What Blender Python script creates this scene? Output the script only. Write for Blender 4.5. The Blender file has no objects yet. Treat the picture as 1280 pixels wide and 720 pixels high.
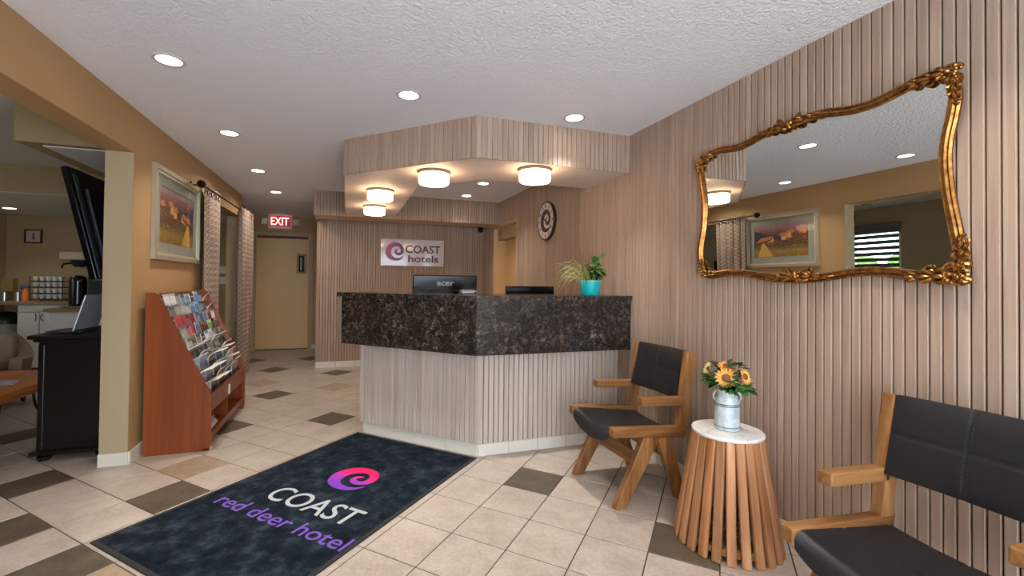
import bpy, bmesh, math, random
from mathutils import Vector, Matrix, Euler
C = bpy.context.scene.collection
SC = bpy.context.scene
rnd = random.Random(7)
PI = math.pi
# ------------------------------------------------------------------ camera
CAMW, CAMH, YAW, PITCH, ROLL, FPX = 2.127, 1.282, 0.316, 0.013, 0.011, 549.5
SHX, SHY = -25.8, -14.1
def cam_axes():
    fwd = Vector((math.sin(YAW)*math.cos(PITCH), math.cos(YAW)*math.cos(PITCH), math.sin(PITCH)))
    right = Vector((math.cos(YAW), -math.sin(YAW), 0))
    up = right.cross(fwd)
    r2 = right*math.cos(ROLL) + up*math.sin(ROLL)
    u2 = -right*math.sin(ROLL) + up*math.cos(ROLL)
    return r2, u2, fwd
cd = bpy.data.cameras.new('camera'); cam = bpy.data.objects.new('camera', cd); C.objects.link(cam)
_r, _u, _f = cam_axes()
cam.matrix_world = Matrix(((_r.x, _u.x, -_f.x, -CAMW), (_r.y, _u.y, -_f.y, 0), (_r.z, _u.z, -_f.z, CAMH), (0, 0, 0, 1)))
cd.sensor_fit = 'HORIZONTAL'; cd.sensor_width = 36; cd.lens = 36*FPX/1280
cd.shift_x = -SHX/1280; cd.shift_y = SHY/1280
cd.clip_start = .05; cd.clip_end = 200
SC.camera = cam
def project(p):
    d = Vector(p) - Vector((-CAMW, 0, CAMH)); z = d.dot(_f)
    if z < .05: return None
    return (640+SHX+FPX*d.dot(_r)/z, 360+SHY-FPX*d.dot(_u)/z, z)
# ------------------------------------------------------------------ world, exposure
W = bpy.data.worlds.new('sky'); SC.world = W; W.use_nodes = True
bg = W.node_tree.nodes['Background']; bg.inputs[0].default_value = (.80, .90, 1.0, 1); bg.inputs[1].default_value = 8.5
SC.view_settings.view_transform = 'Standard'; SC.view_settings.look = 'None'
SC.view_settings.gamma = 1; SC.view_settings.use_curve_mapping = False
SC.view_settings.exposure = 0.15
POT_W, DRUM_E = 5.5, 14.0
def portal(name, loc, rot, sx, sy):
    # guides the sky's light through a real window opening; gives off no light itself
    l = bpy.data.lights.new(name, 'AREA'); l.shape = 'RECTANGLE'; l.size = sx; l.size_y = sy; l.cycles.is_portal = True
    o = bpy.data.objects.new(name, l); C.objects.link(o); o.location = loc; o.rotation_euler = rot; return o
portal('entrance_portal', (-1.75, -1.84, 1.17), (-math.pi/2, 0, 0), 3.2, 2.14)
portal('window_portal', (-6.86, 5.6, 1.53), (0, -math.pi/2, 0), 1.06, 1.5)
# ------------------------------------------------------------------ helpers
def lin(c):
    if isinstance(c, str):
        c = c.lstrip('#'); c = [int(c[i:i+2], 16)/255 for i in (0, 2, 4)]
    return tuple(x/12.92 if x <= .04045 else ((x+.055)/1.055)**2.4 for x in c) + (1,)
_m = {}
class NT:
    def __init__(s, name):
        s.m = bpy.data.materials.new(name); s.m.use_nodes = True
        s.t = s.m.node_tree; s.b = s.t.nodes['Principled BSDF']
    def n(s, typ, **kw):
        x = s.t.nodes.new(typ)
        for k, v in kw.items():
            if k.startswith('i_'):
                k = k[2:]; k = int(k) if k.isdigit() else k
                x.inputs[k].default_value = v
            else: setattr(x, k, v)
        return x
    def l(s, a, b): s.t.links.new(a, b)
    def ramp(s, fac, stops, interp='LINEAR'):
        r = s.n('ShaderNodeValToRGB'); r.color_ramp.interpolation = interp
        e = r.color_ramp.elements
        while len(e) < len(stops): e.new(.5)
        for k, (p, c) in enumerate(stops): e[k].position = p; e[k].color = lin(c) if isinstance(c, str) else (c, c, c, 1)
        s.l(fac, r.inputs[0]); return r.outputs[0]
    def mix(s, fac, a, b, mode='MIX'):
        x = s.n('ShaderNodeMix', data_type='RGBA', blend_type=mode)
        for sock, v in ((x.inputs[0], fac), (x.inputs[6], a), (x.inputs[7], b)):
            if isinstance(v, (int, float)): sock.default_value = v
            elif isinstance(v, str): sock.default_value = lin(v)
            elif isinstance(v, tuple): sock.default_value = v
            else: s.l(v, sock)
        return x.outputs[2]
    def coord(s, kind='Object', scale=(1, 1, 1), jitter=False):
        tc = s.n('ShaderNodeTexCoord'); mp = s.n('ShaderNodeMapping'); mp.inputs['Scale'].default_value = scale
        s.l(tc.outputs[kind], mp.inputs[0])
        if jitter:
            oi = s.n('ShaderNodeObjectInfo'); mu = s.n('ShaderNodeMath', operation='MULTIPLY'); mu.inputs[1].default_value = 53.0
            cb = s.n('ShaderNodeCombineXYZ'); s.l(oi.outputs['Random'], mu.inputs[0])
            for k in range(3): s.l(mu.outputs[0], cb.inputs[k])
            s.l(cb.outputs[0], mp.inputs['Location'])
        return mp.outputs[0]
    def noise(s, vec, scale=5, detail=3, rough=.5, dist=0):
        x = s.n('ShaderNodeTexNoise'); x.inputs['Scale'].default_value = scale; x.inputs['Detail'].default_value = detail
        x.inputs['Roughness'].default_value = rough; x.inputs['Distortion'].default_value = dist
        s.l(vec, x.inputs['Vector']); return x.outputs['Fac']
    def bump(s, h, strength=.3, dist=.01):
        x = s.n('ShaderNodeBump'); x.inputs['Strength'].default_value = strength; x.inputs['Distance'].default_value = dist
        s.l(h, x.inputs['Height']); s.l(x.outputs[0], s.b.inputs['Normal'])
    def rand(s, lo, hi):
        oi = s.n('ShaderNodeObjectInfo'); mr = s.n('ShaderNodeMapRange'); mr.inputs[3].default_value = lo; mr.inputs[4].default_value = hi
        s.l(oi.outputs['Random'], mr.inputs[0]); return mr.outputs[0]
    def fin(s, col=None, rough=.5, metal=0, spec=.5):
        if col is not None:
            if isinstance(col, (str, tuple)): s.b.inputs['Base Color'].default_value = lin(col) if isinstance(col, str) else col
            else: s.l(col, s.b.inputs['Base Color'])
        if isinstance(rough, (int, float)): s.b.inputs['Roughness'].default_value = rough
        else: s.l(rough, s.b.inputs['Roughness'])
        s.b.inputs['Metallic'].default_value = metal; s.b.inputs['Specular IOR Level'].default_value = spec
        return s.m
def plain(name, col, rough=.5, metal=0, var=.06, scale=9, spec=.5, bump=0):
    """A paint, plastic, metal or fabric with slight mottling."""
    if name in _m: return _m[name]
    t = NT(name); v = t.coord(); f = t.noise(v, scale, 3)
    c = lin(col)
    lo = tuple(x*(1-var) for x in c[:3])+(1,); hi = tuple(min(1, x*(1+var)) for x in c[:3])+(1,)
    o = t.mix(f, lo, hi)
    if bump: t.bump(t.noise(v, scale*12, 2), bump, .003)
    _m[name] = t.fin(o, rough, metal, spec); return _m[name]
def wood(name, cols, axis=2, fine=38, stretch=.05, rough=.45, tint=.12, spec=.4, bump=.12):
    if name in _m: return _m[name]
    t = NT(name); sc = [1, 1, 1]; sc[axis] = stretch
    v = t.coord('Object', tuple(sc), True)
    g = t.noise(v, fine, 5, .62, .6); g2 = t.noise(v, fine*.24, 3, .5, 1.4)
    m = t.n('ShaderNodeMath', operation='ADD'); t.l(g, m.inputs[0]); t.l(g2, m.inputs[1])
    h = t.n('ShaderNodeMath', operation='MULTIPLY'); h.inputs[1].default_value = .5; t.l(m.outputs[0], h.inputs[0])
    k = len(cols)-1
    col = t.ramp(h.outputs[0], [(.32+.36*i/k, c) for i, c in enumerate(cols)])
    hs = t.n('ShaderNodeHueSaturation'); t.l(col, hs.inputs['Color']); t.l(t.rand(1-tint, 1+tint), hs.inputs['Value'])
    if bump: t.bump(g, bump, .002)
    _m[name] = t.fin(hs.outputs[0], rough, 0, spec); return _m[name]
def emit(name, col, strength):
    if name in _m: return _m[name]
    t = NT(name); t.b.inputs['Emission Color'].default_value = lin(col); t.b.inputs['Emission Strength'].default_value = strength
    _m[name] = t.fin(col, .4); return _m[name]
def clear(name, tint='#ffffff', rough=.03, ior=1.3):
    """A thin pane of glass or acrylic."""
    if name in _m: return _m[name]
    m = bpy.data.materials.new(name); m.use_nodes = True; t = m.node_tree; t.nodes.clear()
    o = t.nodes.new('ShaderNodeOutputMaterial'); mx = t.nodes.new('ShaderNodeMixShader'); fr = t.nodes.new('ShaderNodeFresnel')
    tr = t.nodes.new('ShaderNodeBsdfTransparent'); gl = t.nodes.new('ShaderNodeBsdfGlossy')
    fr.inputs[0].default_value = ior; tr.inputs[0].default_value = lin(tint); gl.inputs['Roughness'].default_value = rough
    ge = t.nodes.new('ShaderNodeNewGeometry'); sb = t.nodes.new('ShaderNodeMath'); sb.operation = 'SUBTRACT'; sb.inputs[0].default_value = 1
    mu = t.nodes.new('ShaderNodeMath'); mu.operation = 'MULTIPLY'; t.links.new(ge.outputs['Backfacing'], sb.inputs[1]); t.links.new(sb.outputs[0], mu.inputs[0]); t.links.new(fr.outputs[0], mu.inputs[1])
    t.links.new(mu.outputs[0], mx.inputs[0]); t.links.new(tr.outputs[0], mx.inputs[1]); t.links.new(gl.outputs[0], mx.inputs[2]); t.links.new(mx.outputs[0], o.inputs[0])
    _m[name] = m; return m

class MB:
    """Collects shapes into one mesh."""
    def __init__(s): s.v = []; s.f = []; s.mi = []; s.cur = 0
    def add(s, vs, fs):
        o = len(s.v); s.v += [tuple(v) for v in vs]
        for f in fs: s.f.append(tuple(i+o for i in f)); s.mi.append(s.cur)
        return s
    def box(s, c, d, M=None):
        x, y, z = d[0]/2, d[1]/2, d[2]/2
        vs = [Vector((sx*x, sy*y, sz*z)) for sx in (-1, 1) for sy in (-1, 1) for sz in (-1, 1)]
        if M is not None: vs = [M @ v for v in vs]
        vs = [v+Vector(c) for v in vs]
        return s.add(vs, [(0, 1, 3, 2), (4, 6, 7, 5), (0, 4, 5, 1), (2, 3, 7, 6), (0, 2, 6, 4), (1, 5, 7, 3)])
    def bbox(s, lo, hi): return s.box([(a+b)/2 for a, b in zip(lo, hi)], [b-a for a, b in zip(lo, hi)])
    def rbox(s, c, d, b=.006, M=None):
        """box with chamfered edges"""
        bm = bmesh.new(); bmesh.ops.create_cube(bm, size=1)
        for v in bm.verts: v.co = Vector((v.co.x*d[0], v.co.y*d[1], v.co.z*d[2]))
        bmesh.ops.bevel(bm, geom=bm.edges[:], offset=min(b, min(d)*.45), segments=2, affect='EDGES', profile=.5)
        bm.verts.ensure_lookup_table()
        vs = [(M @ v.co if M is not None else v.co)+Vector(c) for v in bm.verts]; fs = [[v.index for v in f.verts] for f in bm.faces]
        bm.free(); return s.add(vs, fs)
    def prism(s, poly, fn, a, b):
        """poly of 2D points, fn(u, v, w) gives 3D, extruded w from a to b"""
        n = len(poly)
        vs = [fn(u, v, a) for u, v in poly]+[fn(u, v, b) for u, v in poly]
        fs = [tuple(range(n-1, -1, -1)), tuple(range(n, 2*n))]+[(i, (i+1) % n, n+(i+1) % n, n+i) for i in range(n)]
        return s.add(vs, fs)
    def lathe(s, prof, n=24, c=(0, 0, 0), cap=True):
        vs = []; fs = []
        for r, z in prof:
            for k in range(n):
                a = 2*PI*k/n; vs.append((c[0]+r*math.cos(a), c[1]+r*math.sin(a), c[2]+z))
        for i in range(len(prof)-1):
            for k in range(n):
                k2 = (k+1) % n; fs.append((i*n+k, i*n+k2, (i+1)*n+k2, (i+1)*n+k))
        if cap:
            fs.append(tuple(range(n-1, -1, -1))); o = (len(prof)-1)*n; fs.append(tuple(range(o, o+n)))
        return s.add(vs, fs)
    def tube(s, pts, r, n=8, closed=False):
        pts = [Vector(p) for p in pts]; N = len(pts); vs = []; fs = []
        rr = r if isinstance(r, (list, tuple)) else [r]*N
        up = None
        for i, p in enumerate(pts):
            if closed: d = pts[(i+1) % N]-pts[i-1]
            else: d = pts[min(i+1, N-1)]-pts[max(i-1, 0)]
            d.normalize()
            if up is None:
                up = Vector((0, 0, 1)) if abs(d.z) < .9 else Vector((1, 0, 0))
            a = d.cross(up)
            if a.length < 1e-5: a = d.orthogonal()
            a.normalize(); b = a.cross(d).normalized(); up = b
            for k in range(n):
                t = 2*PI*k/n; vs.append(p+(a*math.cos(t)+b*math.sin(t))*rr[i])
        for i in range(N if closed else N-1):
            j = (i+1) % N
            for k in range(n):
                k2 = (k+1) % n; fs.append((i*n+k, i*n+k2, j*n+k2, j*n+k))
        if not closed: fs += [tuple(range(n-1, -1, -1)), tuple(range((N-1)*n, N*n))]
        return s.add(vs, fs)
    def ball(s, c, r, n=10, m=6, sc=(1, 1, 1), M=None):
        vs = [Vector((0, 0, -1))]; fs = []
        for i in range(1, m):
            a = -PI/2+PI*i/m
            for k in range(n): vs.append(Vector((math.cos(a)*math.cos(2*PI*k/n), math.cos(a)*math.sin(2*PI*k/n), math.sin(a))))
        vs.append(Vector((0, 0, 1))); top = len(vs)-1
        for k in range(n):
            k2 = (k+1) % n; fs.append((0, 1+k2, 1+k)); fs.append((top, 1+(m-2)*n+k, 1+(m-2)*n+k2))
            for i in range(m-2): fs.append((1+i*n+k, 1+i*n+k2, 1+(i+1)*n+k2, 1+(i+1)*n+k))
        out = []
        for v in vs:
            v = Vector((v.x*r*sc[0], v.y*r*sc[1], v.z*r*sc[2]))
            if M is not None: v = M @ v
            out.append(v+Vector(c))
        return s.add(out, fs)
    def grid(s, fn, nu, nv, thick=None):
        """surface fn(u,v)->Vector; with thick(u,v)->Vector offset gives a closed slab"""
        P = [[Vector(fn(i/nu, j/nv)) for j in range(nv+1)] for i in range(nu+1)]
        w = nv+1; vs = [p for row in P for p in row]
        fs = [(i*w+j, (i+1)*w+j, (i+1)*w+j+1, i*w+j+1) for i in range(nu) for j in range(nv)]
        if thick is not None:
            o = len(vs); vs += [P[i][j]+Vector(thick(i/nu, j/nv)) for i in range(nu+1) for j in range(nv+1)]
            fs += [(o+i*w+j, o+i*w+j+1, o+(i+1)*w+j+1, o+(i+1)*w+j) for i in range(nu) for j in range(nv)]
            rim = [(i, 0) for i in range(nu)]+[(nu, j) for j in range(nv)]+[(i, nv) for i in range(nu, 0, -1)]+[(0, j) for j in range(nv, 0, -1)]
            for a, b in zip(rim, rim[1:]+rim[:1]):
                ia, ib = a[0]*w+a[1], b[0]*w+b[1]; fs.append((ia, o+ia, o+ib, ib))
        return s.add(vs, fs)
    def mesh(s, name, mats, smooth=False):
        me = bpy.data.meshes.new(name); me.from_pydata([tuple(v) for v in s.v], [], s.f)
        for m in (mats if isinstance(mats, (list, tuple)) else [mats]): me.materials.append(m)
        me.polygons.foreach_set('material_index', s.mi)
        bm = bmesh.new(); bm.from_mesh(me); bmesh.ops.recalc_face_normals(bm, faces=bm.faces)
        if smooth:
            for f in bm.faces: f.smooth = True
            for e in bm.edges:
                if len(e.link_faces) == 2 and e.calc_face_angle(0) > .7: e.smooth = False
        bm.to_mesh(me); bm.free(); return me
    def build(s, name, mats, parent=None, smooth=False, loc=None, rz=None):
        o = bpy.data.objects.new(name, s.mesh(name, mats, smooth)); return link(o, parent, loc, rz)
def link(o, parent=None, loc=None, rz=None):
    C.objects.link(o)
    if parent is not None: o.parent = parent
    if loc is not None: o.location = loc
    if rz is not None: o.rotation_euler = (0, 0, rz)
    return o
def inst(name, me, parent=None, loc=(0, 0, 0), rot=(0, 0, 0), scale=None):
    o = bpy.data.objects.new(name, me); C.objects.link(o); o.location = loc; o.rotation_euler = rot
    if scale is not None: o.scale = scale
    if parent is not None: o.parent = parent
    return o
def tag(o, label, cat, group=None, kind=None):
    o['label'] = label; o['category'] = cat
    if group: o['group'] = group
    if kind: o['kind'] = kind
    return o
def thing(name, label, cat, loc=(0, 0, 0), rz=0, group=None):
    o = bpy.data.objects.new(name, None); C.objects.link(o); o.location = loc; o.rotation_euler = (0, 0, rz); o.empty_display_size = .1
    return tag(o, label, cat, group)
def struct(name, mb, m, parent=None, smooth=False):
    o = mb.build(name, m, parent, smooth)
    if parent is None: o['kind'] = 'structure'
    return o
def copy_tree(o, parent=None):
    c = o.copy(); C.objects.link(c)
    if parent is not None: c.parent = parent
    for ch in list(o.children): copy_tree(ch, c)
    return c
def text_shapes(s, size, bold=0.0, extrude=.001, font_spacing=1.0, width=None):
    """Lettering as a mesh in the XY plane, centred, returned as (verts, faces)"""
    cu = bpy.data.curves.new('lettering', 'FONT'); cu.body = s; cu.size = size; cu.extrude = extrude; cu.offset = bold
    cu.align_x = 'CENTER'; cu.align_y = 'BOTTOM_BASELINE'; cu.resolution_u = 4; cu.space_character = font_spacing
    o = bpy.data.objects.new('lettering', cu); C.objects.link(o)
    bpy.context.view_layer.update()
    me = bpy.data.meshes.new_from_object(o.evaluated_get(bpy.context.evaluated_depsgraph_get()))
    vs = [v.co.copy() for v in me.vertices]; fs = [tuple(p.vertices) for p in me.polygons]
    bpy.data.objects.remove(o); bpy.data.curves.remove(cu); bpy.data.meshes.remove(me)
    if width:
        x0 = min(v.x for v in vs); x1 = max(v.x for v in vs); k = width/(x1-x0)
        vs = [Vector(((v.x-(x0+x1)/2)*k, v.y, v.z)) for v in vs]
    return vs, fs
def put_text(mb, s, size, fn, bold=0, extrude=.001, spacing=1.0, width=None):
    vs, fs = text_shapes(s, size, bold, extrude, spacing, width)
    mb.add([fn(v) for v in vs], fs)
SWIRL = [(497, 370, 2), (475, 402, 17), (450, 425, 28), (410, 440, 40), (360, 440, 50), (316, 425, 62), (283, 400, 74), (262, 362, 83), (256, 320, 87), (266, 278, 85),
         (290, 243, 80), (326, 219, 71), (366, 209, 62), (408, 214, 56), (442, 234, 54), (464, 264, 53), (471, 300, 52), (466, 330, 50), (446, 350, 46), (412, 359, 44),
         (383, 350, 40), (367, 331, 35), (369, 310, 28), (382, 294, 20), (398, 287, 11), (408, 291, 3)]
def swirl(mb, r, fn, thick=.002):
    """The wave swirl emblem as a raised band; fn maps Vector(x, y, z) of the emblem plane to the place"""
    pts = []
    ctl = [((x-355)/143*r, -(y-320)/143*r, w/143*r) for x, y, w in SWIRL]
    n = len(ctl)
    for i in range(n-1):
        p0, p1, p2, p3 = ctl[max(i-1, 0)], ctl[i], ctl[i+1], ctl[min(i+2, n-1)]
        for k in range(3):
            t = k/3
            pts.append(tuple(.5*((2*b)+(-a+c)*t+(2*a-5*b+4*c-d)*t*t+(-a+3*b-3*c+d)*t**3) for a, b, c, d in zip(p0, p1, p2, p3)))
    pts.append(ctl[-1]); L = []; R = []
    for i, (x, y, w) in enumerate(pts):
        a = pts[max(i-1, 0)]; b = pts[min(i+1, len(pts)-1)]
        d = Vector((b[0]-a[0], b[1]-a[1], 0)).normalized(); nn = Vector((-d.y, d.x, 0))
        L.append(Vector((x, y, 0))+nn*w/2); R.append(Vector((x, y, 0))-nn*w/2)
    N = len(L); up = Vector((0, 0, thick))
    vs = [fn(p) for p in L]+[fn(p) for p in R]+[fn(p+up) for p in L]+[fn(p+up) for p in R]; fs = []
    for i in range(N-1):
        fs += [(i, i+1, N+i+1, N+i), (2*N+i, 3*N+i, 3*N+i+1, 2*N+i+1), (i, 2*N+i, 2*N+i+1, i+1), (N+i, N+i+1, 3*N+i+1, 3*N+i)]
    mb.add(vs, fs)
ORD = ['first', 'second', 'third', 'fourth', 'fifth', 'sixth', 'seventh', 'eighth', 'ninth', 'tenth', 'eleventh', 'twelfth']
# ------------------------------------------------------------------ materials of the setting
M_ceil = NT('stippled_white_ceiling'); _v = M_ceil.coord()
_n1 = M_ceil.noise(_v, 55, 3, .55); M_ceil.bump(M_ceil.ramp(_n1, [(.42, 0.), (.6, 1.)]), .55, .006)
M_ceil = M_ceil.fin('#ececf1', .85, 0, .2)
M_tan = plain('tan_wall_paint', '#ae8b61', .6, 0, .03, 3, .3)
M_jamb = plain('beige_jamb_paint', '#b09c7c', .6, 0, .03, 3, .3)
M_dwall = plain('khaki_dining_paint', '#9c8763', .6, 0, .04, 3, .3)
M_white = plain('white_soffit_paint', '#dccfc6', .6, 0, .02, 3, .3)
M_doorp = plain('beige_door_paint', '#dab583', .5, 0, .03, 3, .4)
M_siding = wood('pale_wood_siding', ['#937a68', '#a48b79', '#af9785', '#bba493'], 2, 42, .035, .5, .035, .3, .08)
M_deskw = wood('daylight_tinted_desk_siding', ['#a99a8c', '#b9aa9d', '#c4b6aa', '#d0c3b8'], 2, 42, .035, .45, .035, .35, .08)  # same siding wood, with the daylight falling on it put into the colour
M_groove = plain('siding_groove', '#3d3027', .7)
M_trimw = plain('pale_timber_trim', '#c2a27b', .5)
M_grout = plain('dark_grout', '#4e443a', .8, 0, .1, 30)
M_base = plain('cream_base_tile', '#dcd5ca', .35, 0, .03, 14)
def tile_mat(name, a, b, c, rough):
    t = NT(name); v = t.coord('Object', (1, 1, 1), True)
    f = t.noise(v, 7, 4, .6, .5); f2 = t.noise(v, 60, 2, .5)
    col = t.ramp(f, [(.3, a), (.5, b), (.7, c)])
    col = t.mix(.12, col, t.ramp(f2, [(.35, 0.), (.65, 1.)]), 'SOFT_LIGHT')
    hs = t.n('ShaderNodeHueSaturation'); t.l(col, hs.inputs['Color']); t.l(t.rand(.95, 1.04), hs.inputs['Value'])
    t.bump(f2, .05, .002)
    return t.fin(hs.outputs[0], rough, 0, .45)
M_tile = tile_mat('beige_floor_tile', '#a29588', '#aea195', '#b7ab9f', .33)
M_tiled = tile_mat('dark_brown_floor_tile', '#4a4034', '#564b3e', '#625647', .4)
M_tilem = tile_mat('taupe_floor_tile', '#8f7c68', '#9a8772', '#a4917c', .36)
# ------------------------------------------------------------------ dimensions
H = 2.465; XL = -3.549; YC = 3.67; YS = 6.92; YB = 8.88; YF = -1.7; XD = -6.7; YD = 8.0; XI = -3.714
# ------------------------------------------------------------------ floor and tiles
floor = struct('floor', MB().bbox((XD-.1, YF-.1, -.12), (.4, YB+.1, -.003)), M_grout)
T = .305; A = T*math.sqrt(.5); TX, TY = -1.171, 2.643
dark = {(0, 0), (3, -1), (-6, -4), (-7, 1), (-11, 2), (-15, 5), (-12, 6), (-16, 8), (-18, 6), (-9, -1), (-9, -5), (-7, -6), (-13, -4), (-5, -6), (-20, 3), (-15, -1), (6, -3), (2, -4), (-2, -8), (-18, 0), (-21, -3), (-17, -6)}
medium = {(-7, -3), (-13, 3), (-10, 4), (-5, -7), (-4, -6), (-14, 0)}
def tile_poly(i, j, g=.0032):
    lo, hi = g/T, 1-g/T
    return [(TX+A*(i+a+j+b), TY+A*(j+b-i-a)) for a, b in ((lo, lo), (hi, lo), (hi, hi), (lo, hi))]
def clip(poly, k, val, sgn):
    out = []
    for p, q in zip(poly, poly[1:]+poly[:1]):
        ip, iq = sgn*(p[k]-val) <= 0, sgn*(q[k]-val) <= 0
        if ip: out.append(p)
        if ip != iq:
            t = (val-p[k])/(q[k]-p[k]); out.append((p[0]+t*(q[0]-p[0]), p[1]+t*(q[1]-p[1])))
    return out
def inside_desk(x, y): return y > 3.2 and x > -1.9 and x+y > 2.1 and y < 6.0
cand = []
for i in range(-30, 18):
    for j in range(-22, 24):
        cx, cy = TX+A*(i+j+1), TY+A*(j-i)
        if cx > .2 or cx < XD-.2 or cy > YB+.2 or cy < YF-.2: continue
        p = project((cx, cy, 0)); seen = 0
        if p and -60 < p[0] < 1340 and p[1] < 790:
            hid = inside_desk(cx, cy) or (cy > YS+.2 and cx > -2.4) or (cx > -2.1 and cy > 4.2)
            seen = 0 if hid else FPX*FPX*.093*CAMH/p[2]**3
        cand.append((seen, i, j))
cand.sort(reverse=True)
def flat_tile(poly, top, bot=-.012):
    b = MB(); c = (sum(p[0] for p in poly)/len(poly), sum(p[1] for p in poly)/len(poly))
    inn = [(p[0]+(c[0]-p[0])*.012, p[1]+(c[1]-p[1])*.012) for p in poly]; n = len(poly)
    vs = [(x, y, bot) for x, y in poly]+[(x, y, top-.0016) for x, y in poly]+[(x, y, top) for x, y in inn]
    fs = [tuple(range(2*n, 3*n))]
    for r in (0, 1): fs += [(r*n+k, r*n+(k+1) % n, (r+1)*n+(k+1) % n, (r+1)*n+k) for k in range(n)]
    return b.add(vs, fs)
_tm = {}
def unit_tile(mat):
    if mat.name not in _tm:
        pl = [(x-TX, y-(TY)) for x, y in tile_poly(0, 0)]; pl = [(x-A, y) for x, y in pl]
        _tm[mat.name] = flat_tile(pl, 0).mesh('tile', mat)
    return _tm[mat.name]
rest = MB()
for k, (s_, i, j) in enumerate(cand):
    mat = M_tiled if (i, j) in dark else (M_tilem if (i, j) in medium else M_tile)
    pl = tile_poly(i, j); cp = pl
    for ax, val, sg in ((0, .0, 1), (0, XD, -1), (1, YB, 1), (1, YF, -1)): cp = clip(cp, ax, val, sg)
    if len(cp) < 3: continue
    if k < 300 and s_ > 0:
        if len(cp) == 4 and all(abs(a[0]-b[0])+abs(a[1]-b[1]) < 1e-6 for a, b in zip(cp, pl)):
            inst('floor_tile', unit_tile(mat), floor, (TX+A*(i+j+1), TY+A*(j-i), 0))
        else:
            flat_tile(cp, 0).build('floor_tile', mat, floor)
    else:
        rest.cur = {M_tile.name: 0, M_tiled.name: 1, M_tilem.name: 2}[mat.name]
        t_ = flat_tile(cp, 0); rest.add(t_.v, t_.f)
r_ = rest.build('distant_floor_tiles', [M_tile, M_tiled, M_tilem], floor); r_['kind'] = 'stuff'
# ------------------------------------------------------------------ siding
PW = .0394
_bm = {}
def board_mesh(w, h, mat):
    key = (round(w, 4), round(h, 3), mat.name)
    if key not in _bm:
        a = w/2-.0019
        prof = [(-a, 0), (-a, .0055), (-a+.0036, .010), (a-.0036, .010), (a, .0055), (a, 0)]
        _bm[key] = MB().prism(prof, lambda u, v, z: (u, v, z), 0, h).mesh('siding_board', mat)
    return _bm[key]
def siding(parent, p0, p1, z0, z1, rz, mat=None, pitch=PW):
    mat = mat or M_siding
    d = Vector((p1[0]-p0[0], p1[1]-p0[1], 0)); n = max(1, round(d.length/pitch)); w = d.length/n
    for k in range(n):
        p = Vector((p0[0], p0[1], z0))+d*((k+.5)/n)
        inst('siding_board', board_mesh(w, z1-z0, mat), parent, p, (0, 0, rz))
def base_tiles(parent, p0, p1, rz, name='base_tile', length=.3, h=.088, th=.012):
    d = Vector((p1[0]-p0[0], p1[1]-p0[1], 0)); n = max(1, round(d.length/length)); w = d.length/n
    me = MB().rbox((0, th/2, h/2), (w-.004, th, h), .002).mesh(name, M_base)
    for k in range(n): inst(name, me, parent, Vector((p0[0], p0[1], 0))+d*((k+.5)/n), (0, 0, rz))
R90, R180, R135 = PI/2, PI, 3*PI/4
# right wall with the niche doorway
DY0, DY1, DZ = 5.46, 6.42, 2.105
wr = MB(); wr.bbox((.010, YF-.1, 0), (.22, DY0, H)); wr.bbox((.010, DY0, DZ), (.22, DY1, H)); wr.bbox((.010, DY1, 0), (.22, YS+.12, H)); wr.bbox((.22, DY0-.05, 0), (.30, DY1+.05, H))
wall_right = struct('wall_right', wr, M_groove)
siding(wall_right, (.010, -.10), (.010, DY0-.03), .09, H, R90)
siding(wall_right, (.010, DY0-.03), (.010, DY1+.0), DZ+.03, H, R90)
siding(wall_right, (.010, DY1+.0), (.010, YS), .09, H, R90)
MB().bbox((.0101, YF, .0), (.012, -.1, H)).bbox((-.0005, YF, 0), (.0101, -.1, H)).build('painted_panel', M_jamb, wall_right)
base_tiles(wall_right, (.008, -.1), (.008, 2.95), R90)
base_tiles(wall_right, (.008, 3.6), (.008, DY0), R90)
nb = MB(); nb.bbox((.2, DY0, 0), (.2195, DY1, DZ)); nb.bbox((.0105, DY1-.006, 0), (.2, DY1, DZ)); nb.bbox((.0105, DY0, 0), (.2, DY0+.006, DZ)); nb.bbox((.0105, DY0, DZ-.006), (.2, DY1, DZ))
nb.build('niche_lining', M_doorp, wall_right)
MB().bbox((.07, DY0+.006, 1.93), (.19, DY1-.006, DZ-.006)).build('niche_header', M_jamb, wall_right)
tr = MB(); tr.bbox((-.006, DY0-.03, 0), (.0105, DY0, DZ+.03)); tr.bbox((-.006, DY0, DZ), (.0105, DY1, DZ+.03)); tr.build('doorway_trim', M_trimw, wall_right)
# sign wall behind the desk and the corridor beside it
ws = MB(); ws.bbox((-2.55, YS+.010, 0), (.0, YS+.12, H)); ws.bbox((-2.55, YS+.12, 0), (-2.42, YB, H))
wall_sign = struct('wall_back', ws, M_tan)
MB().bbox((-2.55, YS+.0085, .0), (0, YS+.0101, H)).build('siding_backing', M_groove, wall_sign)
siding(wall_sign, (-2.55, YS+.010), (.0, YS+.010), .09, 2.3, R180)
base_tiles(wall_sign, (-2.56, YS+.008), (-.9, YS+.008), R180)
inst('base_tile', MB().rbox((0, .006, .044), (.3, .012, .088), .002).mesh('base_tile', M_base), wall_sign, (-2.552, YS+.30, 0), (0, 0, R90))
MB().bbox((-2.562, YS-.002, .09), (-2.55, YS+.03, H)).build('corner_trim', M_siding, wall_sign)
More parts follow.
